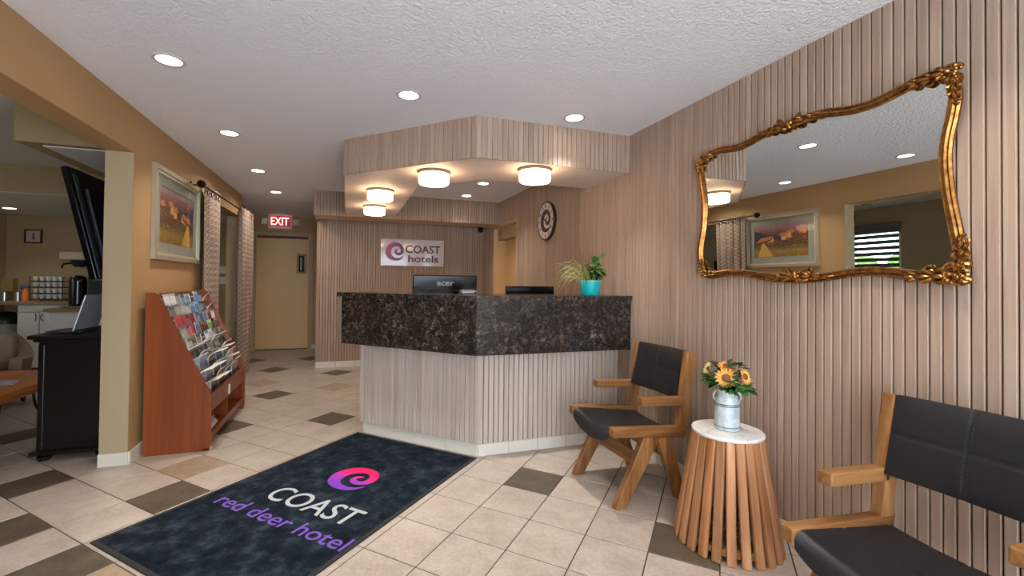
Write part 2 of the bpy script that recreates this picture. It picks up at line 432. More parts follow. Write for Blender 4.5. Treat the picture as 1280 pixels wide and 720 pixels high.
# corridor end wall with the door
we = MB(); DX0, DX1, DTOP = -3.735, -2.80, 2.125
we.bbox((-5.2, YB, 0), (DX0, YB+.12, H)); we.bbox((DX1, YB, 0), (-2.4, YB+.12, H)); we.bbox((DX0, YB, DTOP), (DX1, YB+.12, H))
wall_end = struct('wall_corridor_end', we, M_tan)
base_tiles(wall_end, (DX1+.03, YB-.002), (-2.55, YB-.002), R180)
d1 = struct('door_1', MB().rbox(((DX0+DX1)/2, YB+.06, (DTOP-.06)/2+.01), (DX1-DX0-.05, .045, DTOP-.075), .004), M_doorp)
fr = MB(); fr.bbox((DX0-.05, YB-.02, 0), (DX0+.025, YB+.1, DTOP+.03)); fr.bbox((DX1-.025, YB-.02, 0), (DX1+.05, YB+.1, DTOP+.03)); fr.bbox((DX0+.025, YB-.02, DTOP-.03), (DX1-.025, YB+.1, DTOP+.03))
fr.build('door_frame', M_jamb, d1)
MB().bbox((DX0+.03, YB+.02, DTOP-.075), (DX1-.03, YB+.034, DTOP-.03)).build('painted_shadow_gap', plain('shadow_gap_brown', '#5a4228', .6), d1)  # dark strip coloured as the shade in the gap above the door
vf = MB(); vx0, vx1, vz0, vz1 = -3.035, -2.865, 1.41, 1.77
for lo, hi in (((vx0, vz0), (vx0+.035, vz1)), ((vx1-.035, vz0), (vx1, vz1)), ((vx0, vz0), (vx1, vz0+.035)), ((vx0, vz1-.035), (vx1, vz1))): vf.bbox((lo[0], YB+.018, lo[1]), (hi[0], YB+.038, hi[1]))
vp = vf.build('vision_window_frame', plain('tan_metal_frame', '#8d7550', .4), d1)
MB().bbox((vx0+.035, YB+.03, vz0+.035), (vx1-.035, YB+.0375, vz1-.035)).build('glass', plain('dark_window_glass', '#15130f', .08), vp)
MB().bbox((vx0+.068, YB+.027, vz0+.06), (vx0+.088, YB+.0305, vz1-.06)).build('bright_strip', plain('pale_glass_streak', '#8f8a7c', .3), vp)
MB().bbox((DX0+.03, YB+.03, .0), (DX1-.03, YB+.05, .018)).build('threshold', plain('dark_threshold', '#3a2c1c', .5), d1)
# left wall: opening to the dining room, column, curtained doorway
O0, O1, OT = 5.30, 6.86, 2.15; G0 = -.7; HB = 2.157
wl = MB()
wl.bbox((XI, YF, 0), (XL, G0, H)); wl.bbox((XI, G0, HB), (XL, YC, H)); wl.bbox((XI, YC, 0), (XL, O0, H)); wl.bbox((XI, O0, OT), (XL, O1, H)); wl.bbox((XI, O1, 0), (XL, 6.94, H))
wall_left = struct('wall_left', wl, M_tan)
jb = MB(); jb.bbox((XI+.001, YC-.003, .09), (XL-.002, YC, HB)); jb.bbox((XI, O1-.004, 0), (XL-.002, O1, OT)); jb.build('reveal', M_jamb, wall_left)
bl = MB().rbox(((XI+XL)/2, YC-.006, .044), (XL-XI+.004, .012, .088), .002); o_ = bl.build('baseboard_left', M_base); o_['kind'] = 'structure'
base_tiles(o_, (XL+.001, YC-.005), (XL+.001, O0), -R90)
# front wall with the glazed entrance behind the photographer
wf = MB(); wf.bbox((XD-.1, YF-.12, 0), (-3.4, YF, H)); wf.bbox((-.12, YF-.12, 0), (.22, YF, H)); wf.bbox((-3.4, YF-.12, 2.3), (-.12, YF, H))
struct('wall_front', wf, M_tan)
fm = MB()
for x in (-3.38, -2.33, -1.22, -.14): fm.bbox((x-.03, YF-.09, 0), (x+.03, YF-.03, 2.3))
fm.bbox((-3.4, YF-.09, 2.24), (-.12, YF-.03, 2.3)); fm.bbox((-3.4, YF-.09, 0), (-.12, YF-.03, .1))
door2 = struct('door_2', fm, plain('bronze_door_frame', '#3a322b', .4, .6))
MB().bbox((-3.35, YF-.062, .1), (-.15, YF-.056, 2.24)).build('glass_pane', clear('window_glass'), door2)
# dining room shell
wd = MB(); wd.bbox((XD-.12, YD, 0), (-3.83, YD+.12, H)); wd.bbox((-3.95, YD+.12, 0), (-3.83, YB, H)); struct('wall_dining_back', wd, M_dwall)
WY0, WY1, WZ0, WZ1 = 4.85, 6.35, 1.0, 2.06
w2 = MB(); w2.bbox((XD-.12, YF, 0), (XD, WY0, H)); w2.bbox((XD-.12, WY1, 0), (XD, YD, H)); w2.bbox((XD-.12, WY0, 0), (XD, WY1, WZ0)); w2.bbox((XD-.12, WY0, WZ1), (XD, WY1, H))
struct('wall_dining_left', w2, M_dwall)
wn = MB()
for lo, hi in (((WY0, WZ0), (WY0+.05, WZ1)), ((WY1-.05, WZ0), (WY1, WZ1)), ((WY0, WZ0), (WY1, WZ0+.05)), ((WY0, WZ1-.05), (WY1, WZ1)), (((WY0+WY1)/2-.02, WZ0), ((WY0+WY1)/2+.02, WZ1))):
    wn.bbox((XD-.09, lo[0], lo[1]), (XD-.04, hi[0], hi[1]))
win1 = struct('window_1', wn, plain('white_window_frame', '#d8d4cc', .4))
MB().bbox((XD-.068, WY0+.05, WZ0+.05), (XD-.062, WY1-.05, WZ1-.05)).build('glass_pane', clear('window_glass'), win1)
zb = thing('zebra_blind', 'grey and clear banded roller blind over the dining room window, seen in the mirror', 'blind', (XD+.02, (WY0+WY1)/2, WZ0))
MB().rbox((.03, 0, WZ1-WZ0+.06), (.08, WY1-WY0+.06, .09), .01).build('cassette', plain('grey_blind_fabric', '#5c5852', .8), zb)
bandm = MB().bbox((-.003, -(WY1-WY0)/2, -.032), (.003, (WY1-WY0)/2, .032)).mesh('band', plain('grey_blind_fabric', '#5c5852', .8))
for k in range(11): inst('band', bandm, zb, (.02, 0, .05+k*.1))
# outside that window
struct('ground_outside', MB().bbox((XD-14, -6, -.25), (XD-.12, 18, -.12)), plain('lawn_green', '#7d8a5c', .9, 0, .2, 3))
hd = thing('clipped_hedge', 'green hedge outside the dining room window, seen through the blind in the mirror', 'hedge', (XD-4, 8.5, -.12))
hb = MB()
for k in range(160):
    hb.ball((rnd.uniform(-.5, .5), rnd.uniform(-7, 7), rnd.uniform(.2, 1.55)), rnd.uniform(.3, .5), 6, 4)
hb.build('foliage', plain('hedge_leaves', '#5f7d38', .8, 0, .4, 9), hd)
# ceilings
cb = MB(); cb.bbox((XD-.12, YF-.12, H), (.3, YB+.12, H+.1)); ceiling = struct('ceiling', cb, M_ceil)
bk = MB(); bk.bbox((XD, 5.87, 2.165), (XI, YD, H)); bulk = struct('ceiling_bulkhead', bk, M_dwall)
MB().bbox((XD+.01, 5.875, 2.160), (XI-.01, YD-.001, 2.166)).build('underside', plain('grey_dining_ceiling', '#cfccc6', .7), bulk)
MB().bbox((XD, YF, H-.004), (XI, 5.87, H-.0005)).build('dining_ceiling_paint', plain('grey_dining_ceiling', '#cfccc6', .7), bulk)
hx = MB(); hx.bbox((-4.27, 3.79, 2.20), (XI-.001, 5.86, H-.005)); hang = struct('ceiling_beam_box', hx, M_dwall)
MB().bbox((-4.15, 3.86, 2.194), (XI-.003, 5.85, 2.201)).build('underside_panel', plain('grey_dining_ceiling', '#cfccc6', .7), hang)
# soffit over the desk
ZS = 2.172
out = [(0, 2.995), (-1.268, 2.995), (-2.163, 3.89), (-2.163, 6.15)]; inn = [(-1.515, 6.15), (-1.515, 4.13), (-1.02, 3.635), (0, 3.635)]
quads = [((0, 2.995), (-1.268, 2.995), (-1.02, 3.635), (0, 3.635)), ((-1.268, 2.995), (-2.163, 3.89), (-1.515, 4.13), (-1.02, 3.635)), ((-2.163, 3.89), (-2.163, 6.15), (-1.515, 6.15), (-1.515, 4.13))]
sf = MB()
sf.prism(out+inn, lambda x, y, z: (x, y, z), ZS, H)
soffit = struct('ceiling_soffit', sf, M_white)
siding(soffit, (-1.276, 2.995), (0, 2.995), ZS-.006, H, R180)
siding(soffit, (-2.167, 3.886), (-1.268, 2.995), ZS-.006, H, R135)
siding(soffit, (-2.163, 6.15), (-2.163, 3.88), ZS-.006, H, R90)
hh = MB(); hh.bbox((-2.55, 6.16, 2.14), (.0, 6.55, H)); hdr = struct('ceiling_header', hh, M_trimw)
MB().bbox((-2.55, 6.158, 2.141), (0, 6.1605, H)).build('siding_backing', M_groove, hdr)
siding(hdr, (-2.56, 6.16), (-2.163, 6.16), 2.14, H, R180)
siding(hdr, (-1.515, 6.16), (.0, 6.16), 2.14, H, R180)
siding(hdr, (-2.163, 6.16), (-1.515, 6.16), 2.14, ZS, R180)
siding(hdr, (-2.55, 6.16), (-2.55, YS), 2.14, H, R90)
# ------------------------------------------------------------------ materials of the furniture
TEAK = ['#4f3018', '#7d522c', '#996b3e', '#b38152']
M_teakx = wood('teak_along_length', TEAK, 0, 30, .06, .42, .08); M_teakz = wood('teak_upright', TEAK, 2, 30, .06, .42, .08); M_teaky = wood('teak_crosswise', TEAK, 1, 30, .06, .42, .08)
M_slat = wood('reddish_acacia_slat', ['#7c4e2e', '#a26d45', '#ba865d', '#cda077'], 2, 26, .06, .4, .28)
def leather():
    t = NT('black_leather'); v = t.coord(); x = t.n('ShaderNodeTexVoronoi'); x.inputs['Scale'].default_value = 420; t.l(v, x.inputs['Vector'])
    t.bump(x.outputs['Distance'], .12, .001); f = t.noise(v, 6, 3)
    return t.fin(t.mix(f, '#141416', '#202024'), .46, 0, .45)
M_leather = leather()
def granite():
    t = NT('dark_speckled_granite'); v = t.coord()
    n1 = t.noise(v, 34, 5, .62, 1.2); n2 = t.noise(v, 11, 3, .5, .6)
    vo = t.n('ShaderNodeTexVoronoi'); vo.inputs['Scale'].default_value = 75; t.l(v, vo.inputs['Vector'])
    c = t.ramp(n1, [(.3, '#14100e'), (.46, '#2a231f'), (.56, '#463c37'), (.64, '#6d615a'), (.74, '#8d8178')])
    c = t.mix(t.ramp(n2, [(.4, 0.), (.62, .75)]), c, '#1b1714')
    c = t.mix(t.ramp(vo.outputs['Distance'], [(.05, .8), (.16, 0.)]), c, '#8e857d')
    return t.fin(c, .16, 0, .5)
M_gran = granite()
# ------------------------------------------------------------------ reception desk
desk = thing('reception_desk', 'angled reception desk with dark granite front and wood panelling coloured as daylit', 'desk', (-1.197, 3.122, 0))
def dk(b): # world coordinates into the desk's own
    b.v = [(x+1.197, y-3.122, z) for x, y, z in b.v]; return b
S2 = math.sqrt(2)
def band(off0, off1, xl_ext=0.0):
    """plan polygon between two offsets of the desk's front line (base corner at -1.197, 3.122)"""
    def corner(o):
        y = 3.122+o; return (1.925+o*S2-y, y)       # left face line x + y = 1.925 + o*sqrt2
    def left(o):
        c = corner(o); l = .80+xl_ext-o*.0; e = (-1.99-xl_ext/S2, 3.915+xl_ext/S2)
        # point on the offset line opposite the end of the left face
        return (e[0]+o/S2, e[1]+o/S2)
    a, b = corner(off0), corner(off1)
    return [(-0.001, a[1]), a, left(off0), left(off1), b, (-0.001, b[1])]
def slab(off0, off1, z0, z1, ext, name, mat):
    b = MB(); b.prism(band(off0, off1, ext), lambda x, y, z: (x, y, z), z0, z1)
    return dk(b).build(name, mat, desk)
slab(.0, .10, 0, .09, -.01, 'plinth', M_base); slab(.004, .12, .09, .775, .02, 'desk_carcass', M_groove)
dm = []
def desk_boards(p0, p1, rz, n):
    d = Vector((p1[0]-p0[0], p1[1]-p0[1], 0)); w = d.length/n
    for k in range(n):
        inst('siding_board', board_mesh(w, .766-.088, M_deskw), desk, Vector((p0[0]+1.197, p0[1]-3.122, .088))+d*((k+.5)/n), (0, 0, rz))
o = -.008
desk_boards((-1.99+o/S2-.014, 3.915+o/S2+.014), (-1.197+.0033, 3.122-.008-.0033+.0), R135, 29)
desk_boards((-1.197-.003, 3.122+.002), (-.004, 3.122+.002), R180, 30)
def desk_base(p0, p1, rz, n):
    d = Vector((p1[0]-p0[0], p1[1]-p0[1], 0)); w = d.length/n; me = MB().rbox((0, .004, .043), (w-.004, .012, .086), .002).mesh('base_tile', M_base)
    for k in range(n): inst('base_tile', me, desk, Vector((p0[0]+1.197, p0[1]-3.122, 0))+d*((k+.5)/n), (0, 0, rz))
desk_base((-1.975, 3.905), (-1.197, 3.127), R135, 4); desk_base((-1.197, 3.125), (-.004, 3.125), R180, 5)
slab(-.166, -.136, .766, 1.152, .09, 'granite_front', M_gran); slab(-.136, .30, .9, 1.150, .05, 'front_core', M_groove)
slab(-.186, .33, 1.152, 1.188, .125, 'granite_top', M_gran)
eb = MB(); eb.prism([(-2.170, 3.861), (-2.149, 3.840), (-1.866, 4.123), (-1.887, 4.144)], lambda x, y, z: (x, y, z), .766, 1.152); dk(eb).build('granite_end', M_gran, desk)
slab(.30, .92, .72, .755, -.02, 'work_surface', plain('dark_laminate', '#4a3d33', .5))
# ------------------------------------------------------------------ armchairs
def make_chair(label, x, y):
    t = thing('armchair', label, 'chair', (x, y, 0), 0, 'pair of teak and black leather armchairs')
    X0 = -.36
    def P(b, poly, y0, y1): b.prism([(u-X0, v) for u, v in poly], lambda u, v, w: (u, w, v), y0, y1); return b
    def rounded(name, poly, mat, yc, th):
        b = P(MB(), poly, yc-th/2, yc+th/2)
        o = b.build(name, mat, t)
        bv = bmesh.new(); bv.from_mesh(o.data); bmesh.ops.bevel(bv, geom=bv.edges[:], offset=.005, segments=2, affect='EDGES', profile=.5)
        bv.to_mesh(o.data); bv.free(); return o
    for s in (-1, 1):
        yc = s*.2375
        rounded('seat_rail', [(-.69, .408), (-.69, .462), (-.165, .430), (-.19, .366)], M_teakx, yc, .046)
        rounded('rear_post', [(-.246, .38), (-.185, .38), (-.104, .868), (-.172, .878)], M_teakz, yc, .044)
        rounded('armrest', [(-.502, .574), (-.502, .621), (-.190, .606), (-.200, .558)], M_teakx, yc+s*.004, .052)
        rounded('front_leg', [(-.672, 0), (-.598, 0), (-.358, .392), (-.478, .398)], M_teakz, yc, .042)
        rounded('rear_leg', [(-.240, 0), (-.165, 0), (-.298, .378), (-.385, .384)], M_teakz, yc-s*.002, .040)
    rounded('stretcher', [(-.545, .235), (-.520, .222), (-.482, .285), (-.507, .298)], M_teaky, 0, .44)
    rounded('stretcher', [(-.262, .215), (-.237, .228), (-.262, .292), (-.287, .279)], M_teaky, 0, .44)
    hw = .213
    def seam(d): return -.0035*math.exp(-(d/.006)**2)
    def seat(u, v):
        yy = (v*2-1)*hw; xx = -.684+u*.49
        z = .452-.060*u+.006-.042*(1-(yy/hw)**2)*(1-.55*u)
        if u < .08: z -= .05*(1-u/.08)**2*(1-.4*(abs(yy)/hw)**6)
        return Vector((xx-X0, yy, z+seam(xx+.44)+seam(yy)))
    MB().grid(seat, 60, 50, lambda u, v: (0, 0, -.03)).build('seat', M_leather, t, True)
    def back(u, v):
        yy = (v*2-1)*hw; s_ = u; z = .592+s_*.286; xx = -.236+s_*.071
        bulge = .012*(1-(2*s_-1)**4)*(1-abs(yy/hw)**6)
        return Vector((xx-X0-bulge+.012*(1-(yy/hw)**2)-seam((s_-.52)*.29)-seam(yy), yy, z))
    bk_ = MB().grid(back, 40, 60, lambda u, v: (.034, 0, -.004)); bk_ = bk_.build('backrest', M_leather, t, True)
    st = MB()
    for a in (-.0065, .0065):
        for k in range(22):
            s_ = (k+.5)/22; p = back(s_, .5+a/(2*hw)); st.box(p+Vector((-.0008, 0, 0)), (.0012, .0012, .007))
    st.build('stitching', plain('grey_stitching', '#3a3a3e', .7), bk_)
    return t
ch1 = make_chair('teak armchair with black leather seat standing between the reception desk and slatted table', -.36, 2.412)
ch2 = make_chair('teak armchair with black leather seat in the right foreground, cut by the frame', -.36, .885)
# ------------------------------------------------------------------ slatted side table
TB = (-.29, 1.75)
tb = thing('side_table', 'round side table of flared wooden slats with white marble top', 'table', (TB[0], TB[1], 0))
n = 24
sl = MB().rbox((0, 0, 0), (.026, .041, .547), .008)
me = sl.mesh('slat', M_slat)
tilt = math.atan2(.236-.150, .535)
for k in range(n):
    a = 2*PI*k/n+.06
    r = (.236+.150)/2
    o_ = bpy.data.objects.new('slat', me); C.objects.link(o_); o_.parent = tb
    o_.matrix_local = Matrix.Translation((r*math.cos(a), r*math.sin(a), .268)) @ Matrix.Rotation(a, 4, 'Z') @ Matrix.Rotation(-tilt, 4, 'Y')
def ring(r0, r1, z0, z1): return MB().lathe([(r0, z0), (r1, z0), (r1, z1), (r0, z1), (r0, z0)], 40, cap=False)
ring(.118, .143, .505, .535).build('top_ring', M_teakx, tb); ring(.195, .222, .03, .06).build('bottom_ring', M_teakx, tb)
MB().rbox((0, 0, .045), (.40, .03, .024), .004).build('cross_brace', M_teakx, tb); MB().rbox((0, 0, .046), (.03, .40, .024), .004).build('cross_brace', M_teaky, tb)
t_ = NT('white_marble'); v_ = t_.coord(); f_ = t_.noise(v_, 6, 6, .6, 1.5)
M_marble = t_.fin(t_.ramp(f_, [(.4, '#e2e0dd'), (.52, '#ebe9e6'), (.6, '#d5d2ce'), (.66, '#e8e6e3')]), .22)
MB().lathe([(.150, .5355), (.163, .5365), (.166, .541), (.166, .549), (.163, .5525), (.001, .553)], 56).build('marble_top', M_marble, tb, True)
# ------------------------------------------------------------------ milk can vase and flowers
ZT = .5535
t_ = NT('galvanised_metal'); v_ = t_.coord(); f_ = t_.noise(v_, 28, 4, .6, .8)
M_galv = t_.fin(t_.ramp(f_, [(.3, '#aebcc5'), (.5, '#c6d3da'), (.7, '#dce6eb')]), .4, .2)
vs_ = thing('milk_can_vase', 'pale galvanised milk can vase holding yellow sunflowers on the side table', 'vase', (TB[0]+.004, TB[1]+.006, ZT))
MB().lathe([(.001, .001), (.055, .001), (.057, .006), (.0575, .128), (.056, .136), (.047, .158), (.046, .168), (.053, .196), (.055, .2), (.052, .2), (.044, .168), (.045, .156), (.053, .134), (.054, .02), (.001, .012)], 40, cap=False).build('body', M_galv, vs_, True)
M_gband = plain('dull_zinc_band', '#77838b', .45, .6)
for z in (.018, .122, .130):
    MB().lathe([(.0565, z-.003), (.0592, z-.0015), (.0592, z+.0015), (.0565, z+.003)], 40, cap=False).build('band', M_gband, vs_, True)
for a in (2.55, 2.55+PI):
    d = Vector((math.cos(a), math.sin(a), 0)); pts = [d*.048+Vector((0, 0, .188))]+[d*(.05+.014*math.sin(PI*k/8))+Vector((0, 0, .19-.055*k/8)) for k in range(1, 8)]+[d*.053+Vector((0, 0, .135))]
    MB().tube(pts, .0035, 8).build('handle', M_galv, vs_, True)
M_petal = plain('golden_petal', '#f2b255', .6, 0, .15, 40); M_pale = plain('pale_yellow_petal', '#f0d58a', .6, 0, .1, 40); M_seed = plain('brown_seed_disc', '#7d4a2c', .8, 0, .3, 90); M_stem = plain('green_stem', '#4d6b2c', .6)
M_leaf = plain('leaf_green', '#3f6b2b', .5, 0, .3, 30); M_leafd = plain('dark_leaf_green', '#2a4a26', .5, 0, .3, 30)
def petal_ring(n, r0, r1, w, lift, seed):
    b = MB(); q = random.Random(seed)
    for k in range(n):
        a = 2*PI*k/n+q.uniform(-.06, .06); L = r1*q.uniform(.92, 1.05); d = Vector((math.cos(a), math.sin(a), 0)); s = Vector((-d.y, d.x, 0)); vs = []
        for i, (f, ww) in enumerate(((0, .45), (.35, 1), (.7, .85), (1, .08))):
            rr = r0+(L-r0)*f; z = lift*f*f
            vs += [d*rr+s*(w*ww)+Vector((0, 0, z)), d*rr+Vector((0, 0, z-.0022)), d*rr-s*(w*ww)+Vector((0, 0, z))]
        b.add(vs, [(3*i, 3*i+1, 3*i+4, 3*i+3) for i in range(3)]+[(3*i+1, 3*i+2, 3*i+5, 3*i+4) for i in range(3)])
    return b
def sunflower(c, facing, R, label, mat):
    c = Vector(c); f = Vector(facing).normalized(); base = Vector((TB[0]+.004, TB[1]+.006, ZT+.03))
    t = thing('sunflower', label, 'flower', base, 0, 'sunflowers in the milk can')
    M = f.to_track_quat('Z', 'Y').to_matrix(); loc = c-base
    def tr(b): b.v = [tuple(M @ Vector(v)+loc) for v in b.v]; return b
    tr(petal_ring(16, R*.3, R, R*.135, R*.06, 3)).build('petals', mat, t, True)
    b2 = petal_ring(15, R*.3, R*.78, R*.11, R*.2, 5); tr(b2).build('inner_petals', mat, t, True)
    tr(MB().ball((0, 0, .002), R*.40, 14, 8, (1, 1, .35))).build('seed_disc', M_seed, t, True)
    p0 = Vector((0, 0, 0)); p2 = loc-f*.004
    MB().tube([p0.lerp(p2, k/8)+Vector((0, 0, .03*math.sin(PI*k/8))) for k in range(9)], .0028, 6).build('stem', M_stem, t, True)
cdir = Vector((-CAMW, 0, CAMH))
fc = lambda p, dx=0, dy=0, dz=0: (cdir-Vector(p)).normalized()+Vector((dx, dy, dz))
from_px = lambda u, v, depth_x: None
sunflower((-.325, 1.725, .818), fc((-.325, 1.725, .818), 0, -.1, 0), .052, 'open golden sunflower facing the room, largest and lowest in the milk can', M_petal)
sunflower((-.27, 1.775, .866), fc((-.27, 1.775, .866), .3, .3, .9), .044, 'golden sunflower tilted upward behind the largest one in the milk can', M_petal)
sunflower((-.30, 1.870, .838), Vector((-.3, .9, .25)), .038, 'pale yellow sunflower leaning left out of the milk can', M_pale)
sunflower((-.285, 1.650, .838), Vector((.25, -.9, .35)), .042, 'golden sunflower leaning right out of the milk can, seen from its side', M_petal)
def leaf_mesh(L, Wd, mat, curl=.25):
    b = MB(); vs = []
    for f, ww in ((0, .08), (.25, .8), (.5, 1), (.75, .7), (1, .04)):
        x = L*f; z = -curl*L*f*f
        vs += [(x, Wd*ww/2, z+.1*Wd*ww), (x, 0, z), (x, -Wd*ww/2, z+.1*Wd*ww)]
    b.add(vs, [(3*i, 3*i+1, 3*i+4, 3*i+3) for i in range(4)]+[(3*i+1, 3*i+2, 3*i+5, 3*i+4) for i in range(4)])
    return b.mesh('leaf', mat, True)
leaf1, leaf2 = leaf_mesh(.05, .026, M_leaf), leaf_mesh(.046, .028, M_leafd)
q = random.Random(11)
sprigs = [((-.34, 1.80, .80), 'leafy sprig low on the left of the bouquet'), ((-.30, 1.86, .795), 'leafy sprig drooping over the left rim of the milk can'), ((-.335, 1.735, .772), 'leafy sprig under the largest sunflower'),
          ((-.30, 1.63, .79), 'leafy sprig spreading right under the side-facing sunflower'), ((-.27, 1.69, .885), 'upright leafy sprig at the upper right of the bouquet'), ((-.27, 1.755, .905), 'dark leafy sprig at the very top of the bouquet'),
          ((-.24, 1.72, .83), 'leafy sprig at the back of the bouquet beside the wall'), ((-.26, 1.845, .86), 'leafy sprig at the upper left of the bouquet'), ((-.30, 1.662, .790), 'leafy sprig between the largest and the right sunflower')]
for k, (p, lb) in enumerate(sprigs):
    base = Vector((TB[0]+.004, TB[1]+.006, ZT+.03)); t = thing('leaf_sprig', lb, 'foliage', base, 0, 'greenery in the milk can')
    p = Vector(p)-base; d = p.normalized()
    side = Vector((p.x, p.y, 0)).normalized()
    pts = [Vector((0, 0, .0)), Vector((side.x*.02, side.y*.02, .14)), p*.5+Vector((0, 0, .085)), p]
    MB().tube(pts, .0018, 5).build('stem', M_stem, t, True)
    for i in range(10 if k != 5 else 7):
        f = .45+.55*i/9; pos = pts[2].lerp(pts[3], max(0, (f-.45)/.55)) + Vector((q.uniform(-.008, .008), q.uniform(-.008, .008), q.uniform(-.006, .006)))
        a = math.atan2(p.y, p.x)+q.uniform(-1.7, 1.7)
        inst('leaf', leaf2 if (k in (4, 5, 7) or q.random() < .3) else leaf1, t, pos, (q.uniform(-.6, .6), q.uniform(-.7, .35), a), [q.uniform(1.0, 1.5)]*3)
# ------------------------------------------------------------------ doormat
mt = thing('entrance_mat', 'dark navy entrance mat with swirl logo, white and purple lettering', 'mat', (-2.254, 2.859, 0), -PI/4)
# local x runs along the lettering, y away from the camera; centre at t=-3.6, n=.44
mcx, mcy = -3.615, .4285
t_ = NT('navy_carpet_pile'); v_ = t_.coord(); f1 = t_.noise(v_, 9, 6, .7); f2 = t_.noise(v_, 260, 2, .6)
c_ = t_.ramp(f1, [(.3, '#070c13'), (.5, '#17202a'), (.72, '#39434d')]); c_ = t_.mix(.5, c_, t_.ramp(f2, [(.3, .1), (.7, .9)]), 'OVERLAY'); t_.bump(f2, .6, .004)
M_pile = t_.fin(c_, .95, 0, .1)
MB().rbox((0, 0, .0035), (1.15, 1.79, .007), .003).build('rubber_border', plain('black_rubber', '#17191b', .7), mt)
MB().rbox((0, 0, .006), (1.10, 1.74, .006), .002).build('carpet_pile', M_pile, mt)
t_ = NT('pink_to_purple_pile'); v_ = t_.coord('Generated'); sx = t_.n('ShaderNodeSeparateXYZ'); t_.l(v_, sx.inputs[0])
M_grad = t_.fin(t_.ramp(sx.outputs[1], [(.2, '#7a3fb0'), (.45, '#a33aa8'), (.6, '#e02a7e'), (.8, '#e8245f')]), .9, 0, .1)
def onmat(cx, cy): return lambda v: (v[0]+cx-mcx, v[1]+cy-mcy, .0092+v[2])
b = MB(); swirl(b, .155, onmat(-3.578, .648), .0012); b.build('swirl_logo', M_grad, mt)
b = MB(); put_text(b, 'COAST', .225, onmat(-3.53, .212), .0012, .0008, 1, .665); b.build('white_lettering', plain('grey_white_pile', '#a7adb0', .9, 0, .15, 60), mt)
b = MB(); put_text(b, 'red deer hotel', .150, onmat(-3.562, .038), .0006, .0008, 1, .985); b.build('purple_lettering', plain('purple_pile', '#6a48a8', .9, 0, .12, 60), mt)
# ------------------------------------------------------------------ wall mirror
MC = (-.012, 1.63, 1.70)
mir = thing('wall_mirror', 'large scalloped mirror in an ornate antique gold frame', 'mirror', MC)
mir.rotation_euler = (0, -.015, 0)
t_ = NT('antique_gold'); v_ = t_.coord(); f_ = t_.noise(v_, 45, 4, .6)
M_gold = t_.fin(t_.ramp(f_, [(.3, '#6c431e'), (.5, '#976632'), (.7, '#bb894a')]), .28, .85)
px = [(874.4, 202), (896, 190), (926, 183.5), (956, 168), (986, 155.8), (1025, 143.2), (1064, 138), (1098, 127.5), (1137, 107.5), (1167, 95), (1189, 95), (1193.5, 116), (1189.6, 142), (1182, 176), (1180, 206), (1184, 245), (1191.5, 284), (1196.5, 314), (1195, 341),
      (1167, 345.5), (1137, 342.5), (1107, 339.3), (1072.5, 339), (1038, 344.5), (1003.6, 348.4), (969, 347.4), (935, 341.8), (909, 340.7), (887, 344), (876.5, 340), (874.3, 314), (879, 284), (881.0, 254), (878, 228)]
def px_wall(u, v, x):
    a = (u-640-SHX)/FPX; b_ = -(v-360-SHY)/FPX
    d = _f+_r*a+_u*b_; k = (x+CAMW)/d.x; return (k*d.y, CAMH+k*d.z)
ol = [px_wall(u, v, -.03) for u, v in px]; ol = [(y-MC[1], z-MC[2]) for y, z in ol]
corner_idx = {0, 10, 18, 29}
N = len(ol); sm = []
for i in range(N):
    p0, p1, p2, p3 = ol[i-1], ol[i], ol[(i+1) % N], ol[(i+2) % N]
    if i in corner_idx: p0 = p1
    if (i+1) % N in corner_idx: p3 = p2
    for k in range(5):
        t = k/5; sm.append(tuple(.5*((2*b1)+(-a1+c1)*t+(2*a1-5*b1+4*c1-d1)*t*t+(-a1+3*b1-3*c1+d1)*t**3) for a1, b1, c1, d1 in zip(p0, p1, p2, p3)))
n = len(sm)
fb = MB(); prof = [(-.021, 0), (-.021, .010), (-.015, .017), (-.010, .014), (-.004, .022), (.003, .022), (.008, .015), (.013, .017), (.018, .009), (.018, 0)]
vs = []; fs = []
for i, (y, z) in enumerate(sm):
    a, c = sm[i-1], sm[(i+1) % n]; d = Vector((c[0]-a[0], c[1]-a[1])).normalized(); nn = Vector((-d.y, d.x))
    for w, h in prof: vs.append((-h-.006, y+nn.x*w, z+nn.y*w))
m_ = len(prof)
for i in range(n):
    j = (i+1) % n
    for k in range(m_-1): fs.append((i*m_+k, i*m_+k+1, j*m_+k+1, j*m_+k))
fb.add(vs, fs).build('frame', M_gold, mir, True)
t_ = NT('mirror_silvering'); M_mirror = t_.fin('#dfe3e2', .008, 1)
gb = MB(); gb.add([(-.011, y, z) for y, z in sm]+[(-.004, y, z) for y, z in sm], [tuple(range(n)), tuple(range(2*n-1, n-1, -1))]+[(i, n+i, n+(i+1) % n, (i+1) % n) for i in range(n)])
gb.build('mirror_glass', M_mirror, mir)
def scroll(b, cy, cz, r, a0, turns, rad, x=-.026, sgn=1):
    pts = []; rr = []
    for k in range(int(14*turns)+1):
        f = k/(14*turns); a = a0+sgn*2*PI*turns*f; q_ = r*(1-.82*f)
        pts.append((x-.012*f, cy+q_*math.cos(a), cz+q_*math.sin(a))); rr.append(rad*(1-.45*f))
    b.tube(pts, rr, 6)
def acanthus(b, cy, cz, ang, L, Wd, x=-.022):
    """a ribbed leaf lying along ang in the wall plane"""
    d = Vector((0, math.cos(ang), math.sin(ang))); s = Vector((0, -math.sin(ang), math.cos(ang)))
    for off, k in ((-.5, .72), (0, 1), (.5, .72)):
        pts = []; rr = []
        for i in range(7):
            f = i/6; pts.append(Vector((x-.020*math.sin(PI*min(1, f*1.05)), cy, cz))+d*L*k*f+s*(off*Wd*math.sin(PI*f*.85))); rr.append(Wd*.21*(math.sin(PI*(.12+.80*f)))+.001)
        b.tube(pts, rr, 6)
